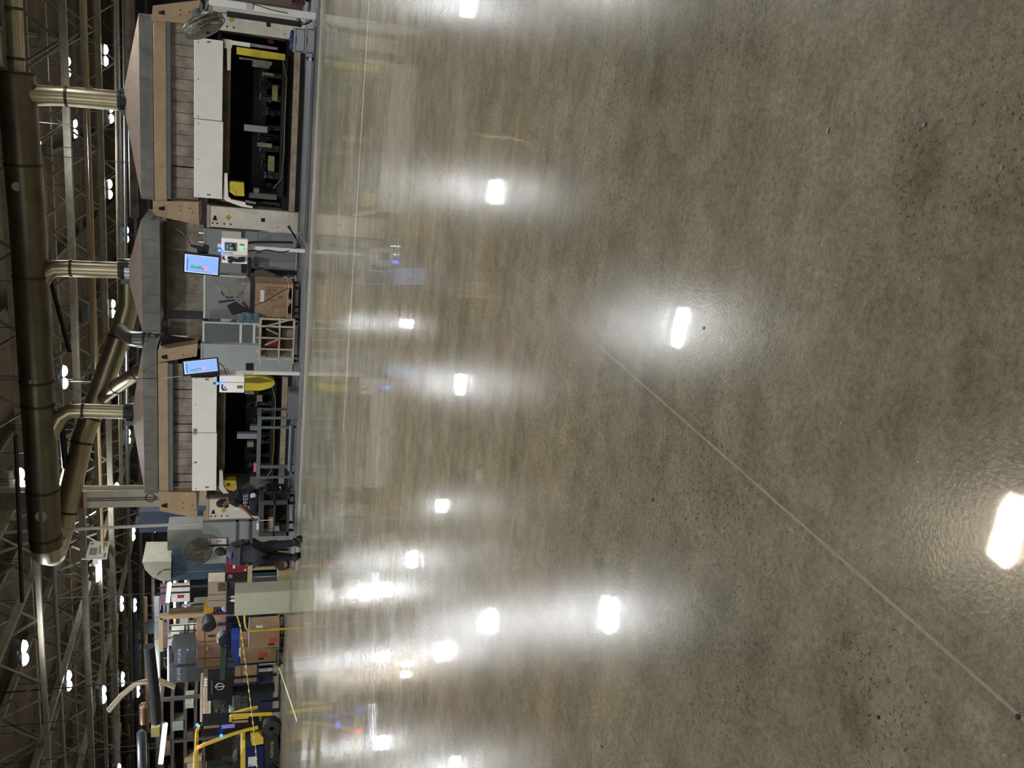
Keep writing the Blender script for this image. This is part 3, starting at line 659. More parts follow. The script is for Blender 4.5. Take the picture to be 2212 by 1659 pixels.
MB().pprism([(492, 556), (502, 556), (503, 560), (513, 562), (517, 557), (528, 556), (529, 566), (518, 567), (503, 565), (500, 569), (493, 567), (491, 561)], 18.66, 0.11).build('body', RUB, t)
MB().disc(P(493.5, 561, 18.655), 0.009, 0.01, 10).build('status_light', GLOWG, t)
c2 = cbox(474, 528, 812, 848, 'white control box below the left monitor, with a curved handle', 826)
MB().pprism([(478, 832), (481, 830), (480, 838), (484, 842), (490, 841), (490, 843), (481, 844), (478, 839)], 18.765, 0.02).build('door_handle', RUB, c2)
MB().disc(P(485, 837, 18.77), 0.015, 0.02, 12).build('lock', GREYD, c2)
m = MB().pbox(512, 524, 833, 839, 18.772, 0.01).build('name_plate', M('plate_brown', '7d6a66', 0.5, dirt=0.3, scale=30), c2)
MB().pbox(475, 527, 803, 811, 18.9, 0.12).build('rear_housing', ALU, c2)
cable([(508, 530, 18.95), (535, 525, 18.95), (560, 523, 18.95), (633, 524, 18.95)], 0.028, 'thick black cable bundle running down from the right control box')
cable([(535, 543, 18.9), (550, 541, 18.9), (557, 546, 18.9), (575, 540, 18.9), (610, 545, 18.9), (640, 535, 18.95)], 0.012, 'thin black cable looping along the right monitor post')
cable([(625, 488, 20.5), (630, 500, 20.2), (638, 515, 19.8), (646, 528, 19.2), (648, 540, 19.1)], 0.02, 'black hoses falling to the pad left of the right press')
cable([(622, 490, 20.5), (634, 505, 20.2), (641, 520, 19.8), (642, 535, 19.2), (636, 545, 19.1)], 0.02, 'second black hose falling to the pad left of the right press')
cable([(347, 484, 21.0), (380, 494, 20.5), (400, 509, 19.5), (412, 527, 19.0)], 0.01, 'thin cable from the middle hood to the right monitor bracket')
cable([(245, 818, 22.0), (300, 818, 21.5), (345, 817, 20.5), (395, 812, 19.0)], 0.01, 'thin cable dropping from the ductwork to the left monitor')
cable([(471, 783, 18.7), (481, 790, 18.8), (487, 803, 18.9), (484, 812, 18.9)], 0.009, 'small cable looping below the left monitor')
cable([(487, 798, 18.8), (492, 797, 18.8), (493, 806, 18.8), (488, 808, 18.8), (486, 801, 18.8)], 0.007, 'little coil of cable above the left control box')
cable([(455, 592, 18.8), (470, 612, 19.2), (482, 632, 19.5), (490, 645, 19.8), (505, 648, 19.9)], 0.01, 'pale air line from the right monitor to the wrapped hopper', mat=GREYP)
# right-edge white post with the side fan
t3, u3 = post((452, 6), (689, 34), 18.75, 0.13, 'white strut post at the right end beside the tilted fan')
MB().box(u3 - 0.22, u3 - 0.12, 18.8, 18.95, 0.35, 1.75).build('black_channel', RUB, t3)
MB().box(u3 - 0.05, u3 + 0.06, 18.66, 18.75, 1.28, 1.40).build('switch_box', GREYL, t3)
cable([(477, 27, 18.7), (520, 32, 18.7), (560, 37, 18.7), (612, 45, 18.7), (625, 49, 18.7), (620, 42, 18.7)], 0.008, 'thin black cable hanging along the right-end post')
cable([(545, 8, 18.65), (565, 14, 18.65), (590, 22, 18.65), (622, 28, 18.65)], 0.008, 'thin grey cable crossing the right-end post')
cable([(645, 42, 19.4), (651, 50, 19.3), (660, 50, 19.2), (672, 44, 19.1)], 0.03, 'short thick black hose at the foot of the right press')

def cage_fan(c, ax, R, label, blades=4, mt=None, depth=0.16, wire=0.0055):
    ax = V(ax).normalized(); t = thing('cage_fan', label, 'fan', c); mt = mt or M('fan_wire', '6c675c', 0.5, metal=0.4, dirt=0.1)
    ref = V((0, 0, 1)); a = ax.cross(ref).normalized(); b = ax.cross(a).normalized()
    def pt(r, th, h): return c + (a * math.cos(th) + b * math.sin(th)) * r + ax * h
    m = MB()
    for (r, h) in ((R, 0), (R, depth * 0.5), (R * 0.8, depth * 0.85), (R * 0.6, depth), (R * 0.4, depth * 1.05), (R * 0.8, -depth * 0.5), (R * 0.45, -depth * 0.7)):
        m.tube([pt(r, 2 * math.pi * k / 32, h) for k in range(33)], 0.007 if r < R else 0.012, 5)
    for k in range(56):
        th = 2 * math.pi * k / 56
        m.tube([pt(0.05, th, depth * 1.08), pt(R * 0.55, th, depth * 1.02), pt(R * 0.85, th, depth * 0.8), pt(R, th, 0), pt(R * 0.85, th, -depth * 0.45), pt(0.06, th, -depth * 0.75)], wire, 4)
    m.build('wire_cage', mt, t)
    m = MB()
    for k in range(blades):
        th = 2 * math.pi * k / blades + 0.4; w_ = 0.55
        q = [pt(0.06, th - 0.3, 0.02), pt(R * 0.85, th - w_ / 2, 0.05), pt(R * 0.9, th + w_ / 2, -0.03), pt(0.06, th + 0.3, -0.02)]
        vs = [m.bm.verts.new(x) for x in q] + [m.bm.verts.new(x - ax * 0.006) for x in q]
        m.bm.faces.new(vs[:4]); m.bm.faces.new(vs[7:3:-1])
        for i in range(4): m.bm.faces.new((vs[i], vs[4 + i], vs[4 + (i + 1) % 4], vs[(i + 1) % 4]))
    m.build('blades', M('fan_blade', '57534c', 0.5, dirt=0.2), t)
    MB().cyl(c - ax * 0.28, c - ax * 0.02, 0.09, n=18).build('motor', GREYD, t, smooth=True)
    MB().cyl(c + ax * depth * 0.9, c + ax * depth * 1.15, 0.045, n=16).build('hub_cap', CHROME, t, smooth=True)
    return t
fc = P(438, 52, 19.4); f1 = cage_fan(fc, (-0.75, -0.25, -0.45), 0.42, 'tilted grey cage fan hanging beside the right press', mt=M('fan_wire_pale', '88847a', 0.4, metal=0.3, dirt=0.1))
MB().tube([fc + V((0.15, 0.06, 0.08)), P(444, 25, 19.3), P(450, 8, 19.1), V((u3, 18.82, P(452, 6, 18.75).z - 0.1))], 0.035, 8).build('support_arm', GREYD, f1)
fc = P(427, 1190, 22.2); f2 = cage_fan(fc, (0.25, -1, -0.1), 0.36, 'round wire cage fan above the standing worker')
MB().tube([fc + V((0, 0.2, 0)), fc + V((-0.02, 0.3, -0.1)), V((fc.x - 0.02, 22.47, 0.0))], 0.03, 8).build('stand_pole', DARK, f2)

# ================================================================== THINGS IN FRONT OF THE PRESSES
# grey crates, right end
def crate(x0, x1, y0, y1, v, z0, z1, d, label):
    a = R4(x0, x1, y0, y1, v); t = thing('plastic_crate', label, 'crate', ((a[0] + a[1]) / 2, v + d / 2, z0), 'grey crates stacked by the right press')
    m = MB(); u0, u1 = a[0], a[1]; w_ = 0.012
    m.box(u0, u1, v, v + w_, z0, z1); m.box(u0, u1, v + d - w_, v + d, z0, z1); m.box(u0, u0 + w_, v, v + d, z0, z1); m.box(u1 - w_, u1, v, v + d, z0, z1); m.box(u0, u1, v, v + d, z0, z0 + w_)
    m.box(u0 - 0.01, u1 + 0.01, v - 0.012, v + d + 0.012, z1 - 0.03, z1); m.box(u0 - 0.006, u1 + 0.006, v - 0.008, v, z0 + 0.01, z0 + 0.03)
    for i in range(2): m.box(u0 + 0.02 + i * (u1 - u0 - 0.055), u0 + 0.035 + i * (u1 - u0 - 0.055), v - 0.008, v, z0, z1)
    m.build('tub', GREYC, t); MB().box((u0 + u1) / 2 - 0.06, (u0 + u1) / 2 + 0.06, v - 0.009, v - 0.001, z1 - 0.045, z1 - 0.035).build('hand_hole', SLOT, t)
    return t
crate(671, 690, 64, 116, 18.62, 0.101, 0.29, 0.4, 'lower grey plastic crate of the pair by the right press')
crate(645, 668, 63, 113, 18.62, 0.292, 0.50, 0.4, 'upper grey plastic crate of the pair, filled with blue cloths')
m = MB(); a = R4(640, 650, 66, 110, 18.64)
for i in range(16): m.sphere((random.uniform(a[0] + 0.06, a[1] - 0.06), random.uniform(18.72, 18.92), 0.5 + random.uniform(-0.03, 0.04)), random.uniform(0.05, 0.075), (1.2, 1, 0.7), 8)
o = m.build('shop_cloths', BLUEC, smooth=True); o['kind'] = 'stuff'; tag(o, 'heap of crumpled dark blue shop cloths in the upper crate', 'cloths')
p = PZ(688, 126, 0.1); t = thing('drink_bottle', 'small dark bottle with a pale label left of the crates', 'bottle', (p.x, 18.75, 0.1))
MB().lathe((p.x, 18.75, 0.101), [(0.035, 0), (0.036, 0.11), (0.03, 0.13), (0.014, 0.16), (0.014, 0.18)], n=14).build('body', M('bottle_dark', '141826', 0.2, dirt=0), t, smooth=True)
MB().lathe((p.x, 18.75, 0.14), [(0.0375, 0), (0.0375, 0.06)], n=14).build('label_band', M('label_bluewhite', 'a8b4e0', 0.5, dirt=0), t, smooth=True)

# caster maker
def caster(t, u, v, z0, r=0.05, name='caster'):
    w_ = MB().disc((u, v, z0 + r), r, 0.03, 16, (1, 0.2, 0)).build(name, RUB, t, smooth=True)
    MB().box(u - 0.028, u + 0.028, v - 0.025, v + 0.025, z0 + r * 1.2, z0 + r * 2.3).build('fork', DARK, w_)
# pallet dolly with cardboard box and plastic-wrapped hopper
vv = 19.75; zf = 0.08
a = R4(630, 640, 615, 688, vv)
t = thing('wooden_pallet', 'wooden pallet on a dolly under the big cardboard box', 'pallet', ((a[0] + a[1]) / 2, vv + 0.4, 0.26))
MB().box(a[0], a[1], vv, vv + 0.8, 0.355, 0.375).build('top_deck', WOODP, t); MB().box(a[0], a[1], vv, vv + 0.8, 0.262, 0.28).build('bottom_deck', WOODP, t)
for f_ in (0.0, 0.44, 0.88): MB().box(a[0] + (a[1] - a[0]) * f_, a[0] + (a[1] - a[0]) * (f_ + 0.12), vv, vv + 0.8, 0.28, 0.355).build('block', CARDP, t)
t = thing('dolly', 'low black dolly with casters under the wooden pallet', 'dolly', ((a[0] + a[1]) / 2, vv + 0.4, zf))
MB().box(a[0] + 0.02, a[1] - 0.02, vv + 0.03, vv + 0.75, 0.2, 0.26).build('deck', RUB, t)
for q in (a[0] + 0.1, a[1] - 0.1):
    for w_ in (vv + 0.1, vv + 0.7): caster(t, q, w_, zf, 0.055)
z1 = P(549, 650, vv).z; t = thing('cardboard_box', 'big brown cardboard box with a white label on the pallet', 'box', ((a[0] + a[1]) / 2, vv + 0.4, 0.376))
MB().box(a[0] + 0.01, a[1] - 0.01, vv + 0.02, vv + 0.75, 0.377, z1, 0.006).build('carton', CARD, t)
MB().pbox(562, 571, 627, 652, vv + 0.012, 0.008).build('shipping_label', LABELW, t)
m = MB()
for i, (x0, x1, y0, y1) in enumerate(((574, 611, 620, 622), (576, 598, 624, 630), (574, 590, 632, 638), (600, 610, 640, 645), (584, 598, 648, 651))): m.pbox(x0, x1, y0, y1, vv + 0.014, 0.006)
m.build('faded_printing', M('faded_print2', '7e6650', 0.8, dirt=0.2), t)
MB().tube([P(551, 659, vv), P(571, 652, vv), P(590, 640, vv), (P(612, 626, vv)), P(627, 622, vv)], 0.008, 5).build('dark_strap', INKB, t)
zt = z1
t = thing('wrapped_hopper', 'plastic-wrapped tapering hopper standing on the cardboard box', 'hopper', ((a[0] + a[1]) / 2, vv + 0.38, zt))
MB().box(a[0] + 0.0, a[1] - 0.0, vv, vv + 0.78, zt + 0.002, zt + 0.09).build('dark_tray', M('tray_navy', '181b24', 0.5, dirt=0), t)
m = MB(); ux0, ux1 = a[0] + 0.03, a[1] - 0.03; zb = zt + 0.09; zt2 = P(507, 650, vv).z
lo = [m.bm.verts.new(q) for q in ((ux0, vv + 0.05, zb), (ux1, vv + 0.05, zb), (ux1, vv + 0.7, zb), (ux0, vv + 0.7, zb))]
um = P(507, 640, vv).x
hi = [m.bm.verts.new(q) for q in ((um - 0.06, vv + 0.28, zt2), (ux1 - 0.03, vv + 0.28, zt2), (ux1 - 0.03, vv + 0.5, zt2), (um - 0.06, vv + 0.5, zt2))]
for i in range(4): m.bm.faces.new((lo[i], lo[(i + 1) % 4], hi[(i + 1) % 4], hi[i]))
m.bm.faces.new(hi); m.bm.faces.new(list(reversed(lo)))
m.build('plastic_wrap', M('plastic_wrap', '86807a', 0.15, dirt=0.15, scale=4, coat=0.6), t)
tag(MB().pprism([(490, 661), (509, 651), (534, 668), (535, 673), (502, 681)], vv - 0.05, 0.02).build('black_board', RUB), 'black square board leaning by the wrapped hopper', 'board')
tag(MB().pprism([(473, 651), (507, 647), (507, 650), (473, 655)], vv + 0.1, 0.03).build('black_stick', RUB), 'thin black stick poking up from the wrapped hopper', 'stick')
cable([(505, 642, vv), (490, 642, vv), (483, 637, vv + 0.2), (478, 630, vv + 0.4)], 0.014, 'short black hose rising from the wrapped hopper')
v = 21.2; t = thing('spindle_unit', 'dark machine head with a pointed grey guard, below the right control box', 'machine', ctr_(520, 560, 568, 600, v))
MB().pbox(521, 533, 569, 590, v, 0.4, bev=0.01).build('black_housing', RUB, t); MB().pbox(534, 543, 562, 600, v, 0.35, bev=0.01).build('red_black_body', M('dark_maroon_head', '241418', 0.5, dirt=0.3), t)
MB().pprism([(546, 596), (549, 586), (565, 582), (612, 599), (570, 601)], v, 0.25).build('pointed_guard', M('guard_umber', '57514a', 0.5, dirt=0.2), t)
MB().pprism([(560, 578), (575, 583), (604, 598), (566, 586)], v + 0.05, 0.1).build('lower_fin', M('fin_brown', '3f3a35', 0.6, dirt=0.1), t)
q = P(538, 585, v + 0.2); MB().box(q.x - .05, q.x + .05, v + .2, v + .3, 0.08, q.z).build('stand', DARK, t)
# wooden shelf cart
vv = 19.55; a = R4(560, 634, 690, 790, vv); zt = a[3]
t = thing('shelf_cart', 'pale wooden shelf cart on casters right of the left press', 'cart', ((a[0] + a[1]) / 2, vv + 0.3, zf))
for i, y in enumerate((690, 706, 731, 755, 776)):
    u = P(600, y, vv).x
    for w_ in ((vv, vv + 0.55) if i in (0, 4) else (vv,)): MB().box(u - 0.02, u + 0.02, w_, w_ + 0.03, 0.2, zt + (0.06 if i > 0 else 0)).build('upright', WOODP, t)
for x in (562, 603, 634):
    z = P(x, 740, vv).z; MB().box(a[0] + 0.05, a[1], vv - 0.01, vv + 0.58, z - 0.02, z + 0.015).build('shelf', WOODP, t)
for (p, q) in (((569, 706), (632, 690)), ((572, 746), (602, 733)), ((575, 710), (600, 722))):
    MB().tube([P(*p, vv - 0.02), P(*q, vv - 0.02)], 0.018, 4).build('brace', WOODP, t)
MB().box(a[0] + 0.02, a[1], vv, vv + 0.55, 0.19, 0.215).build('base', RUB, t)
MB().box(a[0] + 0.05, a[1] - 0.1, vv + 0.54, vv + 0.56, 0.2, zt - 0.02).build('back_board', M('back_board', '8a8172', 0.7, dirt=0.2), t)
for q in (a[0] + 0.1, a[1] - 0.1):
    for w_ in (vv + 0.08, vv + 0.48): caster(t, q, w_, zf, 0.05)
for i, (x0, x1, y0, y1, mt, lab) in enumerate(((573, 598, 709, 728, RUB, 'black bin on the upper shelf of the wooden cart'), (575, 596, 735, 748, REDP, 'dark red bin on the upper shelf of the wooden cart'),
        (612, 626, 735, 752, M('dk_brown', '3b332d', 0.6, dirt=0), 'dark round part on the lower shelf of the wooden cart'), (575, 592, 758, 772, GREYD, 'grey bin at the left end of the wooden cart'),
        (608, 628, 712, 728, M('tan_bin', '8a7a63', 0.6, dirt=0.2), 'tan bin on the lower shelf of the wooden cart'))):
    zs = P(603, 740, vv).z + 0.017 if x0 < 600 else P(634, 740, vv).z + 0.017
    tag(MB().pbox(x0, x1, y0, y1, vv + 0.12, 0.3, z0=zs, bev=0.01).build('parts_bin', mt), lab, 'bin', 'bins on the wooden cart')
# stack of bottled water packs on the cart's right end
for i in range(3):
    vb = vv + 0.05; a2 = R4(512 + i * 16, 526 + i * 16, 679 + i, 700, vb); z = zt + 0.02 + (2 - i) * 0.155
    u = (a2[0] + a2[1]) / 2; t = thing('bottle_pack', ('top', 'middle', 'bottom')[i] + ' teal shrink-wrapped bottle pack on the wooden cart', 'bottles', (u, vb + 0.12, z), 'bottle packs on the wooden cart')
    mm = MB()
    for j in range(4):
        for w_ in range(2): mm.lathe((a2[0] + 0.03 + j * 0.055, vb + 0.04 + w_ * 0.08, z), [(0.026, 0), (0.026, 0.09), (0.012, 0.13), (0.012, 0.145)], n=8)
    mm.build('bottles', M('teal_plastic', '5c7c8a', 0.2, dirt=0.4, scale=20), t, smooth=True)

# grey table cart on pad in front of left press
vv = 19.4; a = R4(556, 628, 901, 1034, vv)
t = thing('table_cart', 'empty grey steel frame table cart in front of the left press', 'cart', ((a[0] + a[1]) / 2, vv + 0.3, zf))
GST = M('grey_steel', '5f666b', 0.45, dirt=0.1)
zt = P(556, 970, vv).z; zl = P(627, 970, vv).z
MB().box(a[0], a[1], vv, vv + 0.62, zt - 0.075, zt).build('top', GST, t)
MB().box(a[0], a[1], vv, vv + 0.05, zl - 0.06, zl).build('front_rail', GST, t); MB().box(a[0], a[1], vv + 0.57, vv + 0.62, zl - 0.06, zl).build('rear_rail', GST, t)
for u in (a[0] + 0.03, a[0] + (a[1] - a[0]) * 0.2, a[0] + (a[1] - a[0]) * 0.83, a[1] - 0.03):
    MB().box(u - 0.025, u + 0.025, vv, vv + 0.05, zl, zt - 0.075).build('leg', GST, t)
for u in (a[0] + 0.03, a[1] - 0.03): MB().box(u - 0.025, u + 0.025, vv + 0.57, vv + 0.62, zl, zt - 0.075).build('leg', GST, t)
MB().cyl((a[0] + 0.2, vv + 0.02, 0.2), (a[1] - 0.2, vv + 0.02, 0.2), 0.05, n=14).build('tow_bar', GST, t, smooth=True)
for q in (a[0] + 0.12, a[0] + (a[1] - a[0]) * 0.83):
    for w_ in (vv + 0.06, vv + 0.55): caster(t, q, w_, zf, 0.06)
# dark parts cart, next to the seated worker
vv = 18.75; a = R4(560, 632, 1082, 1158, vv)
t = thing('parts_cart', 'dark grey two-shelf parts cart beside the seated worker', 'cart', ((a[0] + a[1]) / 2, vv + 0.3, zf))
GCT = M('olive_grey_steel', '3f413e', 0.5, dirt=0.15)
zt = a[3]; zl = P(620, 1120, vv).z; zm = P(591, 1120, vv).z
for z, th in ((zt, 0.10), (zm, 0.03), (zl, 0.05)): MB().box(a[0], a[1], vv, vv + 0.55, z - th, z).build('shelf', GCT, t)
for u in (a[0] + 0.05, a[1] - 0.05):
    for w_ in (vv, vv + 0.5): MB().box(u - 0.05, u + 0.05, w_, w_ + 0.05, 0.2, zt - 0.1).build('leg', GCT, t)
MB().box(a[0], a[1], vv + 0.52, vv + 0.55, 0.25, zt - 0.1).build('back_sheet', GCT, t)
for q in (a[0] + 0.1, a[1] - 0.1):
    for w_ in (vv + 0.08, vv + 0.48): caster(t, q, w_, zf, 0.05)
for (x0, x1, y0, y1, mt, nm, lab) in ((579, 590, 1117, 1142, CARD, 'carton', 'small brown carton on the upper shelf of the dark parts cart'),
        (570, 587, 1144, 1152, GREYL, 'paper_stack', 'pale paper stack at the left of the dark parts cart'), (572, 588, 1098, 1115, RUB, 'black_bin', 'black bin on the upper shelf of the dark parts cart'),
        (604, 616, 1134, 1146, RUB, 'black_bin', 'black bin on the lower shelf of the dark parts cart'), (606, 616, 1147, 1152, GREYL, 'paper_stack', 'white paper pack on the lower shelf of the dark parts cart')):
    zs = zm + 0.002 if x0 < 600 else zl + 0.002
    tag(MB().pbox(x0, x1, y0, y1, vv + 0.1, 0.25, z0=zs).build(nm, mt), lab, 'box')
tag(MB().tube([P(560, 1120, vv - 0.01), P(561, 1124, vv - 0.02), P(564, 1124, vv - 0.02), P(588, 1123, vv - 0.02)], 0.008, 6).build('charging_cord', LABELW), 'short white cord hanging from the dark parts cart', 'cord')
tag(MB().pbox(556, 560, 1131, 1144, vv + 0.1, 0.15, z0=zt + 0.001, z1=zt + 0.05).build('paper_roll', LABELW), 'white paper lying on top of the dark parts cart', 'paper')
# dark tool trolley left part behind seated worker
vv = 20.3; a = R4(562, 640, 1060, 1085, vv)
t = thing('tool_trolley', 'black tool trolley right of the dark parts cart', 'trolley', ((a[0] + a[1]) / 2, vv, zf))
MB().box(a[0], a[1], vv, vv + 0.4, 0.2, P(575, 1072, vv).z).build('body', M('near_black', '15171b', 0.6, dirt=0.1), t)
for i in range(3): MB().box(a[0] + 0.02, a[1] - 0.02, vv - 0.012, vv, 0.26 + i * 0.14, 0.38 + i * 0.14).build('drawer', DARK, t)
for q in (a[0] + 0.06, a[1] - 0.06): caster(t, q, vv + 0.08, zf, 0.045)
tag(MB().pbox(608, 640, 850, 905, 19.1, 0.5, z0=0.081, z1=0.30).build('low_box', GREYD) , 'low dark grey box on the pad right of the table cart', 'box')

# ================================================================== PEOPLE
def body(name, verts, edges, radii, mat, parent, root=0, sub=2):
    me = D.meshes.new(name); me.from_pydata([tuple(q) for q in verts], edges, []); o = D.objects.new(name, me); COL.objects.link(o)
    sk = o.modifiers.new('skin', 'SKIN'); sk.use_smooth_shade = True
    for i, r in enumerate(radii):
        sv = me.skin_vertices[0].data[i]; sv.radius = tuple(x * (1.18 if max(r if isinstance(r, tuple) else (r,)) > 0.02 else 1.0) for x in (r if isinstance(r, tuple) else (r, r))); sv.use_root = (i == root)
    sb = o.modifiers.new('sub', 'SUBSURF'); sb.levels = sub; sb.render_levels = sub
    me.materials.append(mat)
    if parent: o.parent = parent
    return o
def hand(vl, el, rl, base, idx, d, side, up, s=1.0):
    """palm and five curled fingers growing from vertex idx"""
    d = V(d).normalized(); up = V(up).normalized(); sd = d.cross(up).normalized() * side
    pi = len(vl); vl.append(base + d * 0.05 * s); rl.append((0.034 * s, 0.018 * s)); el.append((idx, pi))
    for k, (off, ln) in enumerate(((-0.03, 0.062), (-0.01, 0.075), (0.011, 0.072), (0.031, 0.056))):
        a = len(vl); vl.append(base + d * 0.095 * s + sd * off * s); rl.append(0.010 * s); el.append((pi, a))
        b = len(vl); vl.append(base + d * (0.095 + ln * 0.55) * s + sd * off * 1.1 * s - up * 0.012 * s); rl.append(0.009 * s); el.append((a, b))
        c = len(vl); vl.append(base + d * (0.095 + ln * 0.85) * s + sd * off * 1.1 * s - up * 0.035 * s); rl.append(0.007 * s); el.append((b, c))
    a = len(vl); vl.append(base + d * 0.045 * s - sd * 0.045 * s - up * 0.01 * s); rl.append(0.011 * s); el.append((pi, a))
    b = len(vl); vl.append(base + d * 0.085 * s - sd * 0.062 * s - up * 0.02 * s); rl.append(0.008 * s); el.append((a, b))
def sub_skel(verts, edges, radii, keep, grow, extra=0.0):
    mp = {k: i for i, k in enumerate(keep)}
    es = [(mp[a], mp[b]) for a, b in edges if a in mp and b in mp]
    rr = [tuple(x * grow + extra for x in (radii[k] if isinstance(radii[k], tuple) else (radii[k],) * 2)) for k in keep]
    return [verts[k] for k in keep], es, rr
def head(t, c, f, s=1.0, ear=True):
    """c = head centre, f = facing; adds hair, nose, ears, eyes as parts"""
    f = V(f).normalized(); r = f.cross(V((0, 0, 1))).normalized(); u = r.cross(f).normalized()
    def ell(name, off, rad, mat, n=14):
        m = MB(); q = bmesh.ops.create_uvsphere(m.bm, u_segments=n, v_segments=n // 2 + 3, radius=1)
        for k in q['verts']: k.co = c + r * (off[0] + k.co.x * rad[0]) * s + f * (off[1] + k.co.y * rad[1]) * s + u * (off[2] + k.co.z * rad[2]) * s
        return m.build(name, mat, t, smooth=True)
    ell('hair', (0, -0.03, 0.022), (0.09, 0.098, 0.112), HAIR, 20); ell('nape_hair', (0, -0.055, -0.05), (0.066, 0.055, 0.07), HAIR, 16)
    for q in (-1, 1):
        ell('ear', (q * 0.078, -0.005, -0.01), (0.013, 0.022, 0.033), SKIN); ell('eye', (q * 0.03, 0.083, 0.005), (0.013, 0.01, 0.008), LABELW)
        ell('eyebrow', (q * 0.03, 0.088, 0.025), (0.018, 0.006, 0.005), HAIR)
    ell('nose', (0, 0.098, -0.02), (0.014, 0.018, 0.022), SKIN); ell('mouth', (0, 0.086, -0.055), (0.025, 0.008, 0.007), M('lips', '6b3a34', 0.6, dirt=0))
# --- standing worker, seen from behind
g = PZ(650, 1190, 0); U0, V0 = g.x, g.y
def W(dx, dv, z): return V((U0 + dx, V0 + dv, z))
st = thing('person', 'standing person seen from behind in slate shirt, black pants and boots', 'person', (U0, V0, 0))
vl = [W(-.01, 0, 1.0), W(-.01, -.01, 1.12), W(-.01, 0, 1.28), W(0, .02, 1.43), W(.0, .05, 1.52), W(.01, .08, 1.58), W(.01, .11, 1.68), W(.01, .12, 1.73),   # 0-7 spine and head
      W(.10, 0, .93), W(.17, -.02, .52), W(.27, -.10, .10), W(.27, -.05, .05), W(.30, .09, .04),                       # 8-12 right leg
      W(-.11, 0, .93), W(-.14, .04, .52), W(-.17, .02, .095), W(-.17, .02, .045), W(-.19, .17, .035),                     # 13-17 left leg
      W(.18, .02, 1.43), W(.25, .07, 1.17), W(.06, .27, 1.14),                                                        # 18-20 right arm bent forward
      W(-.19, .02, 1.45), W(-.27, .0, 1.17), W(-.24, .08, .93)]                                                         # 21-23 left arm
el = [(0, 1), (1, 2), (2, 3), (3, 4), (4, 5), (5, 6), (6, 7), (0, 8), (8, 9), (9, 10), (10, 11), (11, 12), (0, 13), (13, 14), (14, 15), (15, 16), (16, 17), (3, 18), (18, 19), (19, 20), (3, 21), (21, 22), (22, 23)]
rl = [(.15, .11), (.145, .105), (.16, .115), (.15, .10), .055, .07, .085, .06, .09, .062, .03, .018, .012, .09, .062, .03, .018, .012, .062, .046, .032, .062, .046, .032]
nb = len(vl)
hand(vl, el, rl, vl[20], 20, (-.1, .9, -.1), 1, (0, 0, 1)); hand(vl, el, rl, vl[23], 23, (.1, .1, -1), -1, (-1, .2, 0))
bd = body('body', vl, el, rl, SKIN, None); bd.parent = st; bd.location = -V((U0, V0, 0))
def cloth(name, keep, grow, mat, extra=0.012, root=0):
    a, b, c = sub_skel(vl, el, rl, keep, grow, extra); o = body(name, a, b, c, mat, st, root); o.location = -V((U0, V0, 0)); return o
cloth('shirt', [1, 2, 3, 4, 18, 19, 21, 22, 0], 1.08, GSHIRT, 0.02); cloth('trousers', [0, 8, 9, 10, 13, 14, 15], 1.12, PANTS, 0.028)
cloth('boot', [11, 10, 12], 1.2, BOOT, 0.052); cloth('boot', [16, 15, 17], 1.2, BOOT, 0.052)
for q in (W(.27, -.08, 0), W(-.17, .02, 0)): MB().lathe(q + V((0, 0, .05)), [(.062, 0), (.078, .03), (.076, .13), (.06, .16)], n=16).build('boot_shaft', BOOT, st, smooth=True)
hl = cloth('sleeve', [19, 20], 1.1, GSHIRT, 0.008); hl = cloth('sleeve', [22, 23], 1.1, GSHIRT, 0.008)
head(st, vl[6] + V((0, 0.0, 0.0)), (-.15, 1, -.35), 1.06); MB().lathe(W(0, .03, 1.43), [(.17, 0), (.135, .05), (.105, .10), (.09, .13)], (0, .3, 1), 20).build('collar', M('blue_collar', '3b4468', 0.8, dirt=0.1), st, smooth=True)
MB().box(U0 + .21, U0 + .27, V0 - .05, V0 + .05, .52, .72, .01).build('leg_pocket', RUB, st)
# phone glow he holds
tag(MB().box(U0 - .33, U0 - .25, V0 + .32, V0 + .33, 1.38, 1.50, .003).build('bright_phone', M('phone_glow', 'd8d0ff', emit=1.5)), 'small bright phone or tablet left of the standing person', 'phone')
# --- seated worker, side on, facing left
vs = 19.9; g = P(560, 1070, vs); SX = g.x; zs = 0.80
def W2(dx, dv, z): return V((SX + dx, vs + dv, z))
st2 = thing('person', 'seated person in navy t-shirt with pale lettering, leaning over the dark cart', 'person', (SX, vs, zs))
hp = P(488, 1081, vs)
vl = [W2(0, .05, 1.0), W2(-.04, .04, 1.14), W2(-.07, .03, 1.30), W2(-.10, .02, 1.45), W2(-.14, .01, 1.54), W2(-.17, 0, 1.60), W2(-.20, -.01, 1.70), W2(-.19, -.01, 1.76),
      W2(-.10, -.08, .96), W2(-.43, -.12, .98), W2(-.36, -.12, .55), W2(-.38, -.12, .42), W2(-.50, -.12, .39),
      W2(-.10, .16, .96), W2(-.41, .18, .98), W2(-.34, .2, .55), W2(-.36, .2, .42), W2(-.48, .2, .39),
      W2(-.11, -.17, 1.44), W2(-.19, -.23, 1.24), W2(-.40, -.22, 1.06),
      W2(-.11, .18, 1.44), W2(-.26, .22, 1.22), W2(-.46, .1, 1.10)]
el = [(0, 1), (1, 2), (2, 3), (3, 4), (4, 5), (5, 6), (6, 7), (0, 8), (8, 9), (9, 10), (10, 11), (11, 12), (0, 13), (13, 14), (14, 15), (15, 16), (16, 17), (3, 18), (18, 19), (19, 20), (3, 21), (21, 22), (22, 23)]
rl = [(.13, .13), (.12, .14), (.125, .15), (.12, .14), .055, .068, .08, .06, .095, .068, .04, .03, .022, .095, .068, .04, .03, .022, .058, .043, .030, .058, .043, .03]
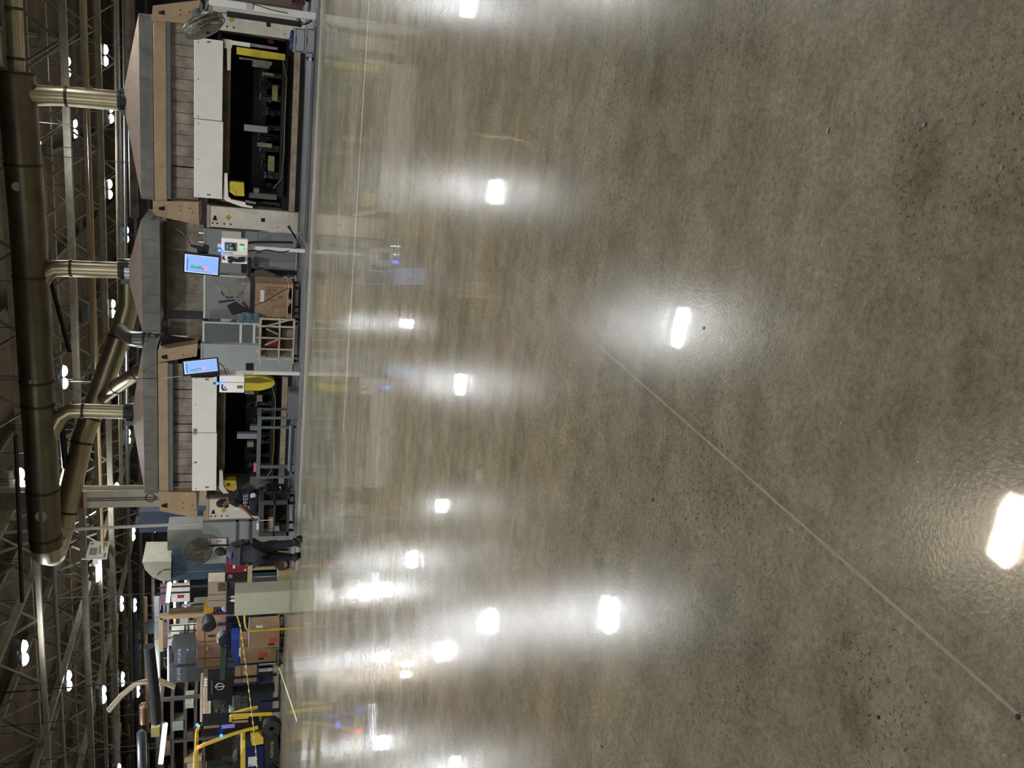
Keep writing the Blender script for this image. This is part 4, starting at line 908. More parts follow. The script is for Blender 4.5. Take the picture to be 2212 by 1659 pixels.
hand(vl, el, rl, vl[20], 20, (-1, .2, -.35), 1, (0, 0, 1)); hand(vl, el, rl, vl[23], 23, (-1, -.2, -.35), -1, (0, 0, 1))
bd = body('body', vl, el, rl, SKIN, None); bd.parent = st2; bd.location = -V((SX, vs, zs))
def cloth2(name, keep, grow, mat, extra=0.012):
    a, b, c = sub_skel(vl, el, rl, keep, grow, extra); o = body(name, a, b, c, mat, st2); o.location = -V((SX, vs, zs)); return o
vl2 = list(vl)
cloth2('t_shirt', [1, 2, 3, 4, 0, 18, 21], 1.08, NAVY, 0.02); cloth2('jeans', [0, 8, 9, 10, 13, 14, 15], 1.1, JEANS, 0.02)
e1 = vl[18].lerp(vl[19], .55); e2 = vl[21].lerp(vl[22], .55)
MB().cyl(vl[18] + V((0.03, 0, .03)), e1, .075, .07, 16).build('sleeve', NAVY, st2, smooth=True); MB().cyl(vl[21], e2, .075, .07, 16).build('sleeve', NAVY, st2, smooth=True)
cloth2('shoe', [11, 10, 12], 1.15, BOOT, 0.035); cloth2('shoe', [16, 15, 17], 1.15, BOOT, 0.035)
head(st2, vl[6] + V((-.01, 0, .0)), (-1, -.3, -.4), 1.05)
MB().sphere(vl[6] + V((-.055, -.02, -.085)), .055, (.9, .9, 1), 12).build('beard', HAIR, st2, smooth=True)
MB().text('FREE', V((SX - .03, vs - .20, 1.17)), .165, (1, 0, 0), (-.12, 0, 1), .008).build('shirt_lettering', M('print_bluewhite', 'a8a8bc', 0.7, dirt=0.15, scale=30), st2)
MB().sphere(W2(.06, -.15, 1.0), .08, (1.0, .4, 1.0), 12).build('white_pocket', M('pocket_white', 'c9cbcc', 0.7, dirt=0.1), st2, smooth=True)
t = thing('work_stool', 'tall black work stool under the seated person', 'stool', (SX, vs + .05, zf))
MB().lathe((SX, vs + .05, .80), [(.17, 0), (.18, .03), (.17, .07), (.1, .085)], n=20).build('seat', RUB, t, smooth=True)
MB().cyl((SX, vs + .05, .3), (SX, vs + .05, .80), .025).build('column', CHROME, t, smooth=True)
for k in range(5):
    th = 2 * math.pi * k / 5; MB().tube([(SX, vs + .05, .3), (SX + .26 * math.cos(th), vs + .05 + .26 * math.sin(th), .1)], .02, 6).build('leg', DARK, t)
MB().tube([(SX + .2 * math.cos(2 * math.pi * k / 24), vs + .05 + .2 * math.sin(2 * math.pi * k / 24), .36) for k in range(25)], .012, 6).build('foot_ring', CHROME, t)
MB().tube([(SX - .2, vs + .05, .36), (SX + .2, vs + .05, .36)], .012, 6).build('ring_spoke', CHROME, t)

# ================================================================== LAMPS
def lamp(u, v, z=6.6, label=None, warm=False, watts=None, lit=True, drop=True):
    t = thing('high_bay_light', label, 'lamp', (u, v, z), 'high bay lamps under the roof')
    t_h = MB()
    t_h.box(u - 0.42, u + 0.42, v - 0.14, v + 0.14, z + 0.16, z + 0.30, 0.02)
    h = t_h.build('housing', GREYD, t)
    for k in (-0.22, 0.22):
        MB().lathe((u + k, v, z + 0.17), [(0.09, 0), (0.15, -0.05), (0.20, -0.13), (0.205, -0.14)], n=18).build('reflector', GREYL, t, smooth=True)
        MB().lathe((u + k, v, z + 0.035), [(0.19, 0), (0.185, -0.05), (0.14, -0.10), (0.06, -0.13)], n=16).build('lens', LENSW if warm else LENS, t, smooth=True)
    MB().tube([(u, v, z + 0.3), (u, v, 9.38)], 0.012, 5).build('hanger', CABLE, t)
    l = D.lights.new('lamp_beam', 'AREA'); l.shape = 'RECTANGLE'; l.size = 0.75; l.size_y = 0.32; l.energy = watts or LAMP_W
    l.color = (1.0, 0.86, 0.68) if warm else (0.95, 0.98, 1.0)
    o = D.objects.new('lamp_beam', l); COL.objects.link(o); o.parent = t; o.location = (0, 0, -0.11)
    return t
LENSW = M('lamp_lens_warm', (1.0, 0.86, 0.68), emit=25)
# lamps the photo shows, found from their places under the roof grid
SEEN = [((85, 325), 'large lamp right of the trunk duct, nearest the right side'), ((165, 278), 'lamp behind the right duct drop, below the largest right lamp'),
        ((243, 245), 'lamp beside the foot of the right duct drop'), ((150, 145), 'small lamp high in the right corner of the roof'), ((231, 120), 'small lamp above the right end of the right hood'),
        ((240, 409), 'tiny lamp above the left end of the right hood'), ((276, 507), 'lamp just above the middle hood on its right'), ((205, 672), 'lamp between the middle drop and the sloping duct'),
        ((247, 667), 'tiny lamp directly below the lamp by the sloping duct'), ((143, 815), 'lamp close under the trunk duct above the short branch'), ((280, 943), 'lamp just above the left hood'),
        ((50, 1040), 'largest lamp above the left part of the trunk duct'), ((255, 1060), 'lamp beside the white building column'), ((290, 1153), 'lamp left of the white building column'),
        ((213, 1238), 'lamp below and left of the hanging sign'), ((265, 1304), 'upper lamp of the close pair over the cream cabinet'), ((293, 1307), 'lower lamp of the close pair over the cream cabinet'),
        ((57, 1410), 'long bright lamp at the upper left, above all others there'), ((152, 1470), 'second bright lamp at the upper left'), ((227, 1500), 'warm third lamp in the upper left row'),
        ((267, 1467), 'dim lamp above the dark machine cabinets'), ((300, 1493), 'smallest distant lamp at the left, under the warm one')]
HZ = {(85, 325): 7.35, (143, 815): 6.95, (57, 1410): 7.3, (152, 1470): 7.1, (213, 1238): 7.0, (227, 1500): 6.55, (165, 278): 8.3, (150, 145): 8.3, (205, 672): 7.6, (50, 1040): 7.3}
for (x, y), lab in SEEN:
    z = HZ.get((x, y), 6.7); p = PZ(x, y, z - 0.05); lamp(p.x, p.y, z, lab, warm=(y == 1500))
# lamps over the open floor: out of the frame; some known from reflections, others added for light
OFF = [(-3.6, 14.3), (-3.7, 6.4), (-10.4, 15.1), (3.4, 34.0), (-23.4, 25.0), (-19.5, 38.8, 8.8), (3.2, 21.5), (3.2, 12.5), (-10.4, 7.0), (-17.5, 12.5), (3.5, 4.5), (-3.6, 0.0), (-10.4, -1.0), (-24, 17), (-33.4, 38.1), (-33, 31), (3.5, -3)]
for i, q in enumerate(OFF):
    lamp(q[0], q[1], q[2] if len(q) > 2 else 6.6, 'unseen high bay lamp over the open floor, %s' % ['straight ahead of the camera', 'almost overhead of the camera', 'left of the one straight ahead', 'far right by the roof', 'left, above the forklift', 'above the sloping duct end', 'above the right press', 'right of the camera', 'left of the camera', 'farther left of the camera', 'right and near the camera', 'directly over the camera', 'left and behind the camera', 'left, ahead of the forklift', 'far left deep in the hall', 'far left nearer the forklift', 'right and behind the camera'][i], warm=(i == 1), watts=LAMP_W * (1.0 if q[1] > 9 else (0.6 if i == 1 else 0.18)))
# a few unlit-side tubes
t = thing('tube_light', 'level fluorescent tube left of the cream domed machine', 'lamp', P(366, 1280, 27))
MB().tube([P(368, 1258, 27), P(364, 1301, 27)], 0.04, 8).build('tube', TUBEL, t); MB().tube([P(364, 1258, 27.05), P(360, 1301, 27.05)], 0.05, 6).build('holder', GREYL, t)
q = P(362, 1280, 27.05); MB().tube([q, V((q.x, q.y, 9.4))], 0.01, 5).build('hanger', CABLE, t)
t = thing('tube_light', 'long fluorescent tube above the forklift', 'lamp', P(356, 1605, 26))
MB().tube([P(359, 1563, 26), P(349, 1649, 26)], 0.05, 8).build('tube', TUBEL, t); MB().tube([P(355, 1561, 26.05), P(345, 1649, 26.05)], 0.06, 6).build('holder', GREYL, t)
q = P(350, 1605, 26.05); MB().tube([q, V((q.x, q.y, 9.4))], 0.01, 5).build('hanger', CABLE, t)
# ================================================================== LEFT SIDE OF THE HALL
def pb(x0, x1, y0, y1, v, d, mat, name, parent=None, z0=None, z1=None, bev=0.0):
    return MB().pbox(x0, x1, y0, y1, v, d, z0=z0, z1=z1, bev=bev).build(name, mat, parent)
def ctr(x0, x1, y0, y1, v): a = R4(x0, x1, y0, y1, v); return V(((a[0] + a[1]) / 2, v, a[2]))
# building column and conduit
p = P(260, 1078, 24.7); a = R4(180, 345, 1060, 1096, 24.7)
t = thing('building_column', 'white steel building column with a dark red band, behind the left press', 'column', (p.x, 24.8, 0))
zr = P(180, 1078, 24.7).z
MB().box(a[0], a[1], 24.7, 24.73, 0, zr).build('front_flange', CREAM, t); MB().box(a[0], a[1], 25.05, 25.08, 0, 8.6).build('rear_flange', CREAM, t)
MB().box((a[0] + a[1]) / 2 - 0.015, (a[0] + a[1]) / 2 + 0.015, 24.73, 25.05, 0, 8.6).build('web', CREAM, t)
MB().box(a[0], a[1], 24.7, 24.73, zr, zr + 0.14).build('red_band', REDP, t); MB().box(a[0], a[1], 24.7, 24.73, zr + 0.14, 8.6).build('upper_flange', TRUSS, t)
for k in (0.42, 0.55): MB().box(a[0] + (a[1] - a[0]) * k, a[0] + (a[1] - a[0]) * k + 0.025, 24.67, 24.7, 2.5, zr - 0.1).build('conduit', M('conduit_grey', '77756c', 0.5, dirt=0.1), t)
MB().tube([V((p.x + 0.05 + .13 * math.cos(2 * math.pi * k / 20), 24.64, a[2] + 0.25 + .13 * math.sin(2 * math.pi * k / 20))) for k in range(21)], 0.012, 5).build('cable_coil', CABLE, t)
pipe([P(430, 1131, 23.5) * 1, P(-40, 1152, 23.5)], 0.045, ALU, 'straight white conduit standing left of the building column')
# hanging sign
t = thing('hanging_sign', 'tilted grey notice sign hanging below the end of the trunk duct', 'sign', P(212, 1188, 28))
MB().pprism([(194, 1170), (237, 1170), (231, 1207), (184, 1207)], 28, 0.03).build('board', M('sign_grey', '8e8c7e', 0.6, dirt=0.1), t)
MB().pprism([(176, 1207), (231, 1206), (231, 1208), (176, 1209)], 27.98, 0.06).build('bottom_edge', GREYL, t)
for (q, s_) in ((((195, 1184), (211, 1184), (208, 1199), (191, 1199)), 1), (((215, 1178), (220, 1178), (217, 1197), (212, 1196)), 2), (((224, 1172), (233, 1171), (232, 1181), (225, 1180)), 3), (((195, 1174), (203, 1173), (203, 1176), (195, 1177)), 4), (((224, 1195), (229, 1194), (228, 1204), (223, 1204)), 5)):
    MB().pprism(q, 27.99, 0.01).build('faded_text_block', M('sign_print', '55534a', 0.7, dirt=0.2), t)
for y in (1175, 1202):
    q = P(190, y, 28.02); MB().tube([q, V((q.x, 28.02, 9.4))], 0.012, 5).build('hanger', CABLE, t)
# teal machine with cream dome
v = 26.2; a = R4(370, 470, 1196, 1252, v)
t = thing('domed_machine', 'tall teal machine with a rounded cream hood, behind the standing worker', 'machine', ((a[0] + a[1]) / 2, v, 0))
MB().box(a[0], a[1], v, v + 1.4, 0, a[3]).build('body', TEAL, t)
MB().pprism([(370, 1213), (307, 1214), (313, 1230), (328, 1246), (348, 1255), (369, 1255)], v - 0.15, 1.3).build('rounded_hood', M('dome_cream', 'a09c8a', 0.5, dirt=0.12), t)
MB().tube([P(368, 1231, v - 0.17), P(352, 1232, v - 0.17), P(343, 1237, v - 0.17), P(339, 1244, v - 0.17)], 0.012, 5).build('hood_seam', INK, t)
MB().box(a[1] - 0.02, a[1] + 0.72, v + 0.3, v + 1.2, 0, P(360, 1180, v).z).build('side_cabinet', M('dome_side', '6c7069', 0.5, dirt=0.12), t)
MB().box(a[0] + 0.3, a[0] + 0.305, v - 0.004, v, 1.6, a[3]).build('door_seam', GREYL, t)
# blue cabinet behind the column
t = tag(pb(300, 360, 1105, 1150, 29, 1.2, M('night_blue', '1d2c44', 0.6, dirt=0.2), 'blue_cabinet', z0=0), 'tall dark blue cabinet left of the building column', 'cabinet')
# red welder on yellow rack
v = 21.2; a = R4(534, 626, 1211, 1257, v)
t = thing('yellow_rack', 'cream-yellow rack holding the red welding machine', 'rack', ((a[0] + a[1]) / 2, v, 0))
YR = M('rack_cream_yellow', 'bcae86', 0.5, dirt=0.12)
zt = P(535, 1230, v).z; zt2 = P(545, 1230, v).z
MB().box(a[0], a[1], v, v + 0.6, zt2, zt).build('top_bar', YR, t); um = P(575, 1228, v).x
MB().box(um - 0.035, um + 0.035, v, v + 0.06, 0.05, zt2).build('middle_post', YR, t)
MB().box(a[0] + 0.02, a[1], v - 0.02, v + 0.6, 0.0, P(600, 1240, v).z).build('base_box', YR, t)
MB().box(a[0], a[1], v + 0.5, v + 0.55, 0.1, zt2).build('dark_back', RUB, t)
for u in (a[0] + 0.03, a[1] - 0.03): MB().box(u - 0.03, u + 0.03, v + 0.5, v + 0.6, 0, zt2).build('post', YR, t)
t = thing('welding_machine', 'red welding machine on top of the yellow rack', 'machine', ctr(488, 533, 1210, 1256, v + 0.05) + V((0, 0, 0)))
b = R4(488, 533, 1209, 1238, v + 0.05)
MB().box(b[0], b[1], v + 0.05, v + 0.5, zt + 0.003, b[3], 0.015).build('red_case', REDP, t)
c = R4(486, 533, 1239, 1256, v + 0.03); MB().box(c[0], c[1], v + 0.03, v + 0.45, zt + 0.003, c[3]).build('black_front', RUB, t)
MB().pbox(503, 508, 1213, 1228, v + 0.04, 0.01).build('white_lettering', LABELW, t); MB().pbox(493, 502, 1241, 1249, v + 0.02, 0.01).build('dial_plate', M('dial_pink', '9c6a60', 0.5, dirt=0), t)
MB().disc(P(530, 1231, v + 0.04), 0.03, 0.01, 12).build('dial', LABELW, t)
o = MB(); uc = P(610, 1217, v - 0.08)
for j in range(4): o.tube([uc + V((.2 * math.cos(2 * math.pi * k / 20) * (1 - .1 * j), -.03 * j, .2 * math.sin(2 * math.pi * k / 20) * (1 - .1 * j))) for k in range(21)], 0.018, 6)
tag(o.build('hose_coil', M('hose_maroon', '4a1820', 0.5, dirt=0)), 'coil of dark red hose by the standing person\'s legs', 'hose')
# cream electrical cabinet
v = 19.95; a = R4(507, 628, 1279, 1327, v)
t = thing('electrical_cabinet', 'tall plain cream cabinet left of the standing worker, two faces visible', 'cabinet', ((a[0] + a[1]) / 2, v, 0))
MB().box(a[0], a[1], v, v + 0.5, 0, a[3], 0.006).build('body', CABC, t)
MB().box(a[0] + 0.01, a[1] - 0.01, v - 0.006, v, 0.03, a[3] - 0.02, 0.003).build('door', CABC, t)
MB().box(a[0] - 0.012, a[0] + 0.0, v + 0.1, v + 0.16, 0.4, 0.5).build('latch', CABC, t)
for (y, mt, lab) in ((1289, M('bottle_pink', 'c9a8a8', 0.4, dirt=0), 'pinkish squeeze bottle on the cream cabinet'), (1297, M('bottle_white', 'd8dcc8', 0.4, dirt=0), 'white squeeze bottle on the cream cabinet, left of the pinkish one')):
    q = P(507, y, v + 0.2); t = thing('squeeze_bottle', lab, 'bottle', (q.x, v + 0.2, a[3] + 0.001), 'bottles on the cream cabinet')
    MB().lathe((q.x, v + 0.2, a[3] + 0.001), [(0.032, 0), (0.034, 0.06), (0.03, 0.085), (0.012, 0.095)], n=14).build('bottle_body', mt, t, smooth=True)
    MB().lathe((q.x, v + 0.2, a[3] + 0.09), [(0.010, 0), (0.003, 0.05)], n=10).build('nozzle', mt, t, smooth=True)
# pinkish cream crate behind the cabinet
v = 23.6; t = thing('instrument_box', 'pinkish cream box with brown sketches above the cream cabinet', 'box', ctr(449, 490, 1256, 1312, v))
pb(449, 489, 1256, 1311, v, 0.5, M('pink_cream', 'cdb9a4', 0.6, dirt=0.06), 'body', t)
for y in (1284, 1297): pb(450, 488, y, y + 0.8, v - 0.005, 0.005, INK, 'door_gap', t)
pb(471, 488, 1259, 1277, v - 0.006, 0.006, M('sketch_brown', '8a7262', 0.7, dirt=0.5, scale=18), 'sketch_panel', t)
a = R4(489, 628, 1262, 1318, 23.7)
tag(MB().box(a[0], a[1], 23.55, 24.1, 0, R4(449, 489, 1256, 1311, 23.6)[2] - 0.002).build('dark_workbench', M('bench_navy', '191d28', 0.6, dirt=0.2)), 'dark navy bench under the pinkish cream box', 'bench')
q = P(486, 1303, 23.8); q.z = R4(449, 489, 1256, 1311, 23.6)[2] + 0.0; tag(MB().sphere(q + V((-.1, -.12, .0)), 0.13, (0.9, 0.7, 1), 14).build('hard_hat_cover', M('pale_blue_cap', 'a8b4c8', 0.6, dirt=0)), 'pale blue rounded cap on the bench left of the bottles', 'cap')
# navy machine left of the cabinet
v = 25.2; a = R4(488, 600, 1316, 1376, v)
t = thing('navy_machine', 'dark navy machine behind the yellow rail', 'machine', ((a[0] + a[1]) / 2, v, 0))
MB().box(a[0], a[1], v, v + 1.0, 0, a[3]).build('body', M('navy_body', '1c2233', 0.5, dirt=0.15), t)
for y in (1330, 1344, 1358): pb(492, 560, y, y + 2, v - 0.03, 0.03, M('bar_navy', '3a4460', 0.4, dirt=0), 'vertical_bar', t)
pb(487, 520, 1326, 1330, v - 0.02, 0.02, GREYL, 'pale_tab', t)
# bent yellow rail and the yellow barrier chain
v = 20.6
t = thing('bent_rail', 'bent yellow pipe rail behind the cream cabinet', 'rail', P(540, 1345, v))
MB().tube([P(528, 1326, v), P(529, 1345, v), P(531, 1356, v), P(535, 1361, v), P(541, 1363, v), V((P(541, 1363, v).x, v, 0))], 0.025, 8).build('pipe', YEL, t, smooth=True)
t = thing('barrier_chain', 'thin yellow barrier chain sagging across the left end of the hall', 'chain', P(540, 1500, 20))
pts = [P(511, 1326, 20.0), P(519, 1352, 20.0), P(526, 1400, 20.0), P(533, 1452, 20.0), P(540, 1510, 20.0), P(547, 1565, 20.0), P(552, 1615, 20.0), P(556, 1665, 20.0), P(558, 1720, 20)]
MB().tube(pts, 0.011, 6).build('line', YEL, t, smooth=True)
for i in range(26):
    f_ = i / 26 * (len(pts) - 1); k = int(f_); q = pts[k].lerp(pts[k + 1], f_ - k); d = (pts[k + 1] - pts[k]).normalized() * 0.04
    MB().cyl(q - d, q + d, 0.02, n=8).build('bead', YEL2 if i % 3 else LABELW, t, smooth=True)
a1, a2 = PZ(601, 1437, 0.004), PZ(641, 1557, 0.004)
m = MB(); d = (a2 - a1).normalized(); nn = V((-d.y, d.x, 0)) * 0.04
q = [a1 + nn, a1 - nn, a2 - nn, a2 + nn]; f = m.bm.faces.new([m.bm.verts.new((k.x, k.y, 0.004)) for k in q]); r = bmesh.ops.extrude_face_region(m.bm, geom=[f]); bmesh.ops.translate(m.bm, vec=(0, 0, -0.003), verts=[e for e in r['geom'] if isinstance(e, bmesh.types.BMVert)])
tag(m.build('floor_tape', M('tape_yellow', 'c9cc7a', 0.5, dirt=0.15, scale=10)), 'pale yellow tape line on the floor near the forklift', 'tape')
# cardboard boxes on the hand truck
v = PZ(613, 1378, 0).y; z0 = 0.12
t = thing('hand_truck', 'black platform truck with a loop handle under the labelled cardboard boxes', 'truck', ctr(600, 612, 1352, 1435, v))
a = R4(608, 613, 1350, 1402, v); MB().box(a[0] - 0.6, a[1], v - 0.03, v + 0.75, z0 - 0.03, z0 - 0.002).build('platform', RUB, t)
for u in (a[0] - 0.5, a[0] + 0.05, a[1] - 0.08): caster(t, u, v + 0.04, 0, 0.035); caster(t, u, v + 0.6, 0, 0.035)
MB().tube([P(608, 1404, v), P(599, 1406, v), P(597, 1420, v), P(598, 1436, v), P(604, 1438, v), P(606, 1424, v)], 0.022, 8).build('loop_handle', RUB, t, smooth=True)
a = R4(541, 611, 1353, 1399, v)
t = thing('labelled_carton', 'nearer cardboard box with a red label on the platform truck', 'box', ((a[0] + a[1]) / 2, v, z0), 'red-labelled boxes')
MB().box(a[0], a[1], v, v + 0.5, z0, a[3], 0.004).build('carton', CARD, t); MB().box(a[0] - 0.01, a[1] + 0.01, v - 0.01, v + 0.5, a[3], a[3] + 0.05).build('lid_edge', M('lid_grey', '8f8d84', 0.7, dirt=0), t)
pb(581, 598, 1379, 1388, v - 0.008, 0.008, LABELR, 'red_label', t); pb(579, 592, 1390, 1394, v - 0.008, 0.008, INK, 'black_label', t); pb(553, 568, 1351.5, 1356, v - 0.008, 0.008, LABELW, 'white_label', t)
v2 = v + 0.9; a = R4(520, 592, 1401, 1431, v2)
t = thing('labelled_carton', 'farther cardboard box with a red label, left of the nearer one', 'box', ((a[0] + a[1]) / 2, v2, z0), 'red-labelled boxes')
MB().box(a[0], a[1], v2, v2 + 0.5, 0.05, a[3], 0.004).build('carton', CARD, t)
pb(560, 577, 1410, 1419, v2 - 0.008, 0.008, LABELR, 'red_label', t); pb(558, 571, 1421, 1425, v2 - 0.008, 0.008, INK, 'black_label', t); pb(516, 519.5, 1401, 1418, v2 - 0.008, 0.03, LABELW, 'white_edge', t)
tag(pb(518, 538, 1381, 1398, v2 + 0.2, 0.4, CARD, 'small_carton', z0=0.05, bev=0.004), 'plain carton end between the blue bin and the labelled boxes', 'box')
v3 = v2 + 0.8; t = thing('blue_bin', 'bright blue curved bin above the labelled cardboard boxes', 'bin', ctr(499, 518, 1381, 1437, v3))
MB().pprism([(499, 1381), (517, 1381), (518, 1434), (512, 1438), (506, 1431), (500, 1415), (499, 1400)], v3, 0.6).build('shell', BLUEB, t)
MB().pprism([(502, 1393), (516, 1393), (516, 1395), (502, 1395)], v3 - 0.01, 0.01).build('rib', M('rib_blue', '2f58b8', 0.5, dirt=0), t)
a = R4(519, 610, 1383, 1434, v3); tag(MB().box(a[0], a[1], v3, v3 + 0.6, 0, P(518, 1410, v3).z - 0.003).build('bin_stand', M('stand_navy', '1a2030', 0.6, dirt=0.1)), 'dark navy stand carrying the bright blue bin', 'stand')
# low grey barrier wall on the floor
v4 = PZ(578, 1490, 0).y; a = R4(556, 578, 1425, 1545, v4)
t = thing('low_barrier', 'low pale grey barrier on the floor left of the labelled boxes', 'barrier', ((a[0] + a[1]) / 2, v4, 0))
MB().box(a[0], a[1], v4, v4 + 0.5, 0, a[3]).build('body', M('barrier_grey', '99968f', 0.6, dirt=0.12), t)
for k in range(3): MB().box(a[0] + 0.5 + k * 1.0, a[0] + 0.53 + k * 1.0, v4 - 0.01, v4, 0.02, a[3]).build('joint', GREYD, t)
# storage rack with pinkish cartons
v = 26.5; zsh = P(488, 1410, v).z; a = R4(488, 560, 1344, 1482, v)
t = thing('storage_rack', 'blue-legged storage rack holding the pinkish cartons', 'rack', ((a[0] + a[1]) / 2, v, 0))
for z in (zsh, P(556, 1420, v).z): MB().box(a[0], a[1], v, v + 1.0, z - 0.06, z).build('shelf', BLUEP, t)
for u in (a[0] + 0.05, a[1] - 0.05):
    for w_ in (v, v + 0.9): MB().box(u - 0.045, u + 0.045, w_, w_ + 0.08, 0, zsh + 0.3).build('upright', BLUEP, t)
zlo = P(556, 1420, v).z
for i, (x0, x1, y0, y1, z, mt, lab) in enumerate((
        (424, 487, 1352, 1385, zsh, CARDP, 'tall pinkish carton on the rack, rightmost on the top shelf'), (426, 487, 1386, 1421, zsh, CARDP, 'pinkish carton with a yellow sticker on the top shelf'),
        (424, 487, 1422, 1441, zsh, CARD, 'narrow tan carton left of the one with the yellow sticker'), (440, 487, 1442, 1462, zsh, CARD, 'tan carton at the left end of the top shelf'),
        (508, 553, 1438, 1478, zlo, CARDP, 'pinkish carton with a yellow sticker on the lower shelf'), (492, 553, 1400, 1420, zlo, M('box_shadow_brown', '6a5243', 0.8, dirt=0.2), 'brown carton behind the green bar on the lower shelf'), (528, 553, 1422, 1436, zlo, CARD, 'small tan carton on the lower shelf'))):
    b = R4(x0, x1, y0, y1, v + 0.05); t = thing('carton', lab, 'box', ((b[0] + b[1]) / 2, v + 0.05, z), 'cartons on the rack')
    MB().box(b[0] + 0.01, b[1] - 0.01, v + 0.05, v + 0.7, z + 0.002, b[3], 0.006).build('box_body', mt, t)
    MB().box(b[0] + 0.01, b[1] - 0.01, v + 0.04, v + 0.05, z + (b[3] - z) * 0.72, z + (b[3] - z) * 0.74).build('tape_seam', INKB, t)
    if i in (1, 4): MB().pbox(x0 + 18, x0 + 24, y0 + 12, y0 + 18, v + 0.035, 0.012).build('yellow_sticker', M('sticker_yellow', 'c9b448', 0.6, dirt=0), t)
    if i == 0: MB().pbox(x0 + 25, x0 + 40, y0 + 20, y0 + 24, v + 0.035, 0.012).build('hand_hole', INK, t)
# green bar with black drum blowers
v = 24.6
t = thing('green_boom', 'green level bar on a post in front of the cartons', 'boom', P(480, 1430, v))
MB().pprism([(476, 1395), (486, 1395), (486, 1470), (475, 1470)], v, 0.1).build('bar', GREENP, t)
q = P(486, 1468, v); MB().box(q.x - 0.03, q.x + 0.03, v + 0.02, v + 0.08, 0, q.z).build('post', DARK, t)
for (x, y, r, L_, lab, nm) in ((480, 1386, 0.23, 0.3, 'big black drum blower at the end of the green bar', 1), (446, 1343, 0.22, 0.14, 'black round blower above the drum blower, under the tan post', 2)):
    c = P(x, y, v - 0.1); t = thing('drum_blower', lab, 'blower', c)
    MB().lathe(c + V((0.0, 0.3, 0)), [(r * 0.55, 0), (r * 0.9, 0.1), (r, 0.3), (r, 0.3 + L_), (r * 0.86, 0.32 + L_), (0.02, 0.33 + L_)], (0.35 if nm == 1 else -0.3, -1, -0.2), 28).build('drum', M('drum_black', '2c2b2d', 0.5, dirt=0.15), t, smooth=True)
    if nm == 1: MB().pbox(476, 481, 1360, 1374, v - 0.42, 0.03).build('blue_label', M('label_iceblue', '8fb0c8', 0.5, dirt=0), t); MB().disc(c + V((0.1, -0.37, -0.1)), 0.02, 0.02, 10).build('hub', GREYC, t)
    MB().tube([c + V((0, 0.3, 0)), c + V((0.15 if nm == 2 else 0, 0.35, -0.3 if nm == 2 else 0.0)), V((c.x + (0.3 if nm == 2 else 0), v + 0.3, 0 if nm == 2 else c.z - 0.1))], 0.03, 6).build('bracket', DARK, t)
# dark machining centres with blue lettering
MG = M('charcoal_machine', '45484d', 0.5, dirt=0.1, scale=1.5)
v = 31.6
def textp(body, x, y, v_, size, par, mat):     # writing that runs level in the hall
    c = P(x, y, v_); MB().text(body, c, size, (1, 0, 0), (0, 0, 1), 0.004).build('lettering', mat, par)
a = R4(369, 520, 1403, 1431, v); t = thing('machining_centre', 'charcoal machine cabinet with blue lettering, beside the red warning lights', 'machine', ((a[0] + a[1]) / 2, v, 0), 'charcoal machines with lettering')
MB().box(a[0], a[1], v, v + 1.2, 0, a[3]).build('cabinet', MG, t); MB().pbox(367, 372, 1402, 1432, v - 0.03, 0.03).build('dark_edge', INK, t)
textp('OKUMA', 388, 1417, v - 0.01, 0.19, t, M('letter_blue', '7f93b4', 0.5, dirt=0)); MB().disc(P(405, 1404, v - 0.01), 0.04, 0.02, 10).build('bolt', GREYC, t)
a = R4(366, 520, 1437, 1492, v); t = thing('machining_centre', 'wider charcoal machine cabinet with grey lettering, left of the other', 'machine', ((a[0] + a[1]) / 2, v, 0), 'charcoal machines with lettering')
MB().box(a[0], a[1], v, v + 1.2, 0, a[3]).build('cabinet', MG, t)
MB().pprism([(396, 1490), (425, 1488), (436, 1497), (420, 1515), (398, 1505)], v + 0.1, 1.2).build('side_cover', MG, t)
textp('OKUMA', 387, 1459, v - 0.01, 0.21, t, M('letter_grey', '8b93a0', 0.5, dirt=0))
# black panel with ring emblem
v = 25.3; t = thing('ring_emblem_panel', 'black machine panel with a pale ring and bar emblem', 'panel', ctr(448, 600, 1464, 1512, v))
a = R4(448, 503, 1464, 1512, v); MB().box(a[0], a[1], v, v + 0.5, a[2], a[3]).build('panel_body', M('panel_black', '16181e', 0.4, dirt=0.1), t); MB().box(a[0] + .05, a[0] + .2, v + .1, v + .4, 0, a[2]).build('pedestal', DARK, t)
c = P(475, 1483, v - 0.02); MB().tube([c + V((.125 * math.cos(2 * math.pi * k / 32), 0, .125 * math.sin(2 * math.pi * k / 32))) for k in range(33)], 0.014, 6).build('ring', M('emblem_silver', 'c9ccd0', 0.3, dirt=0), t, smooth=True)
MB().box(c.x - .017, c.x + .017, c.y - .012, c.y + .012, c.z - .155, c.z + .155).build('emblem_bar', M('emblem_silver'), t)
pb(456, 459, 1470, 1500, v - 0.01, 0.01, GREYD, 'edge_line', t)
for k in range(3): MB().lathe(P(448, 1468 + k * 6, v + 0.1), [(0.03, 0), (0.03, 0.06), (0.01, 0.1)], n=10).build('white_knob', LABELW, t, smooth=True)
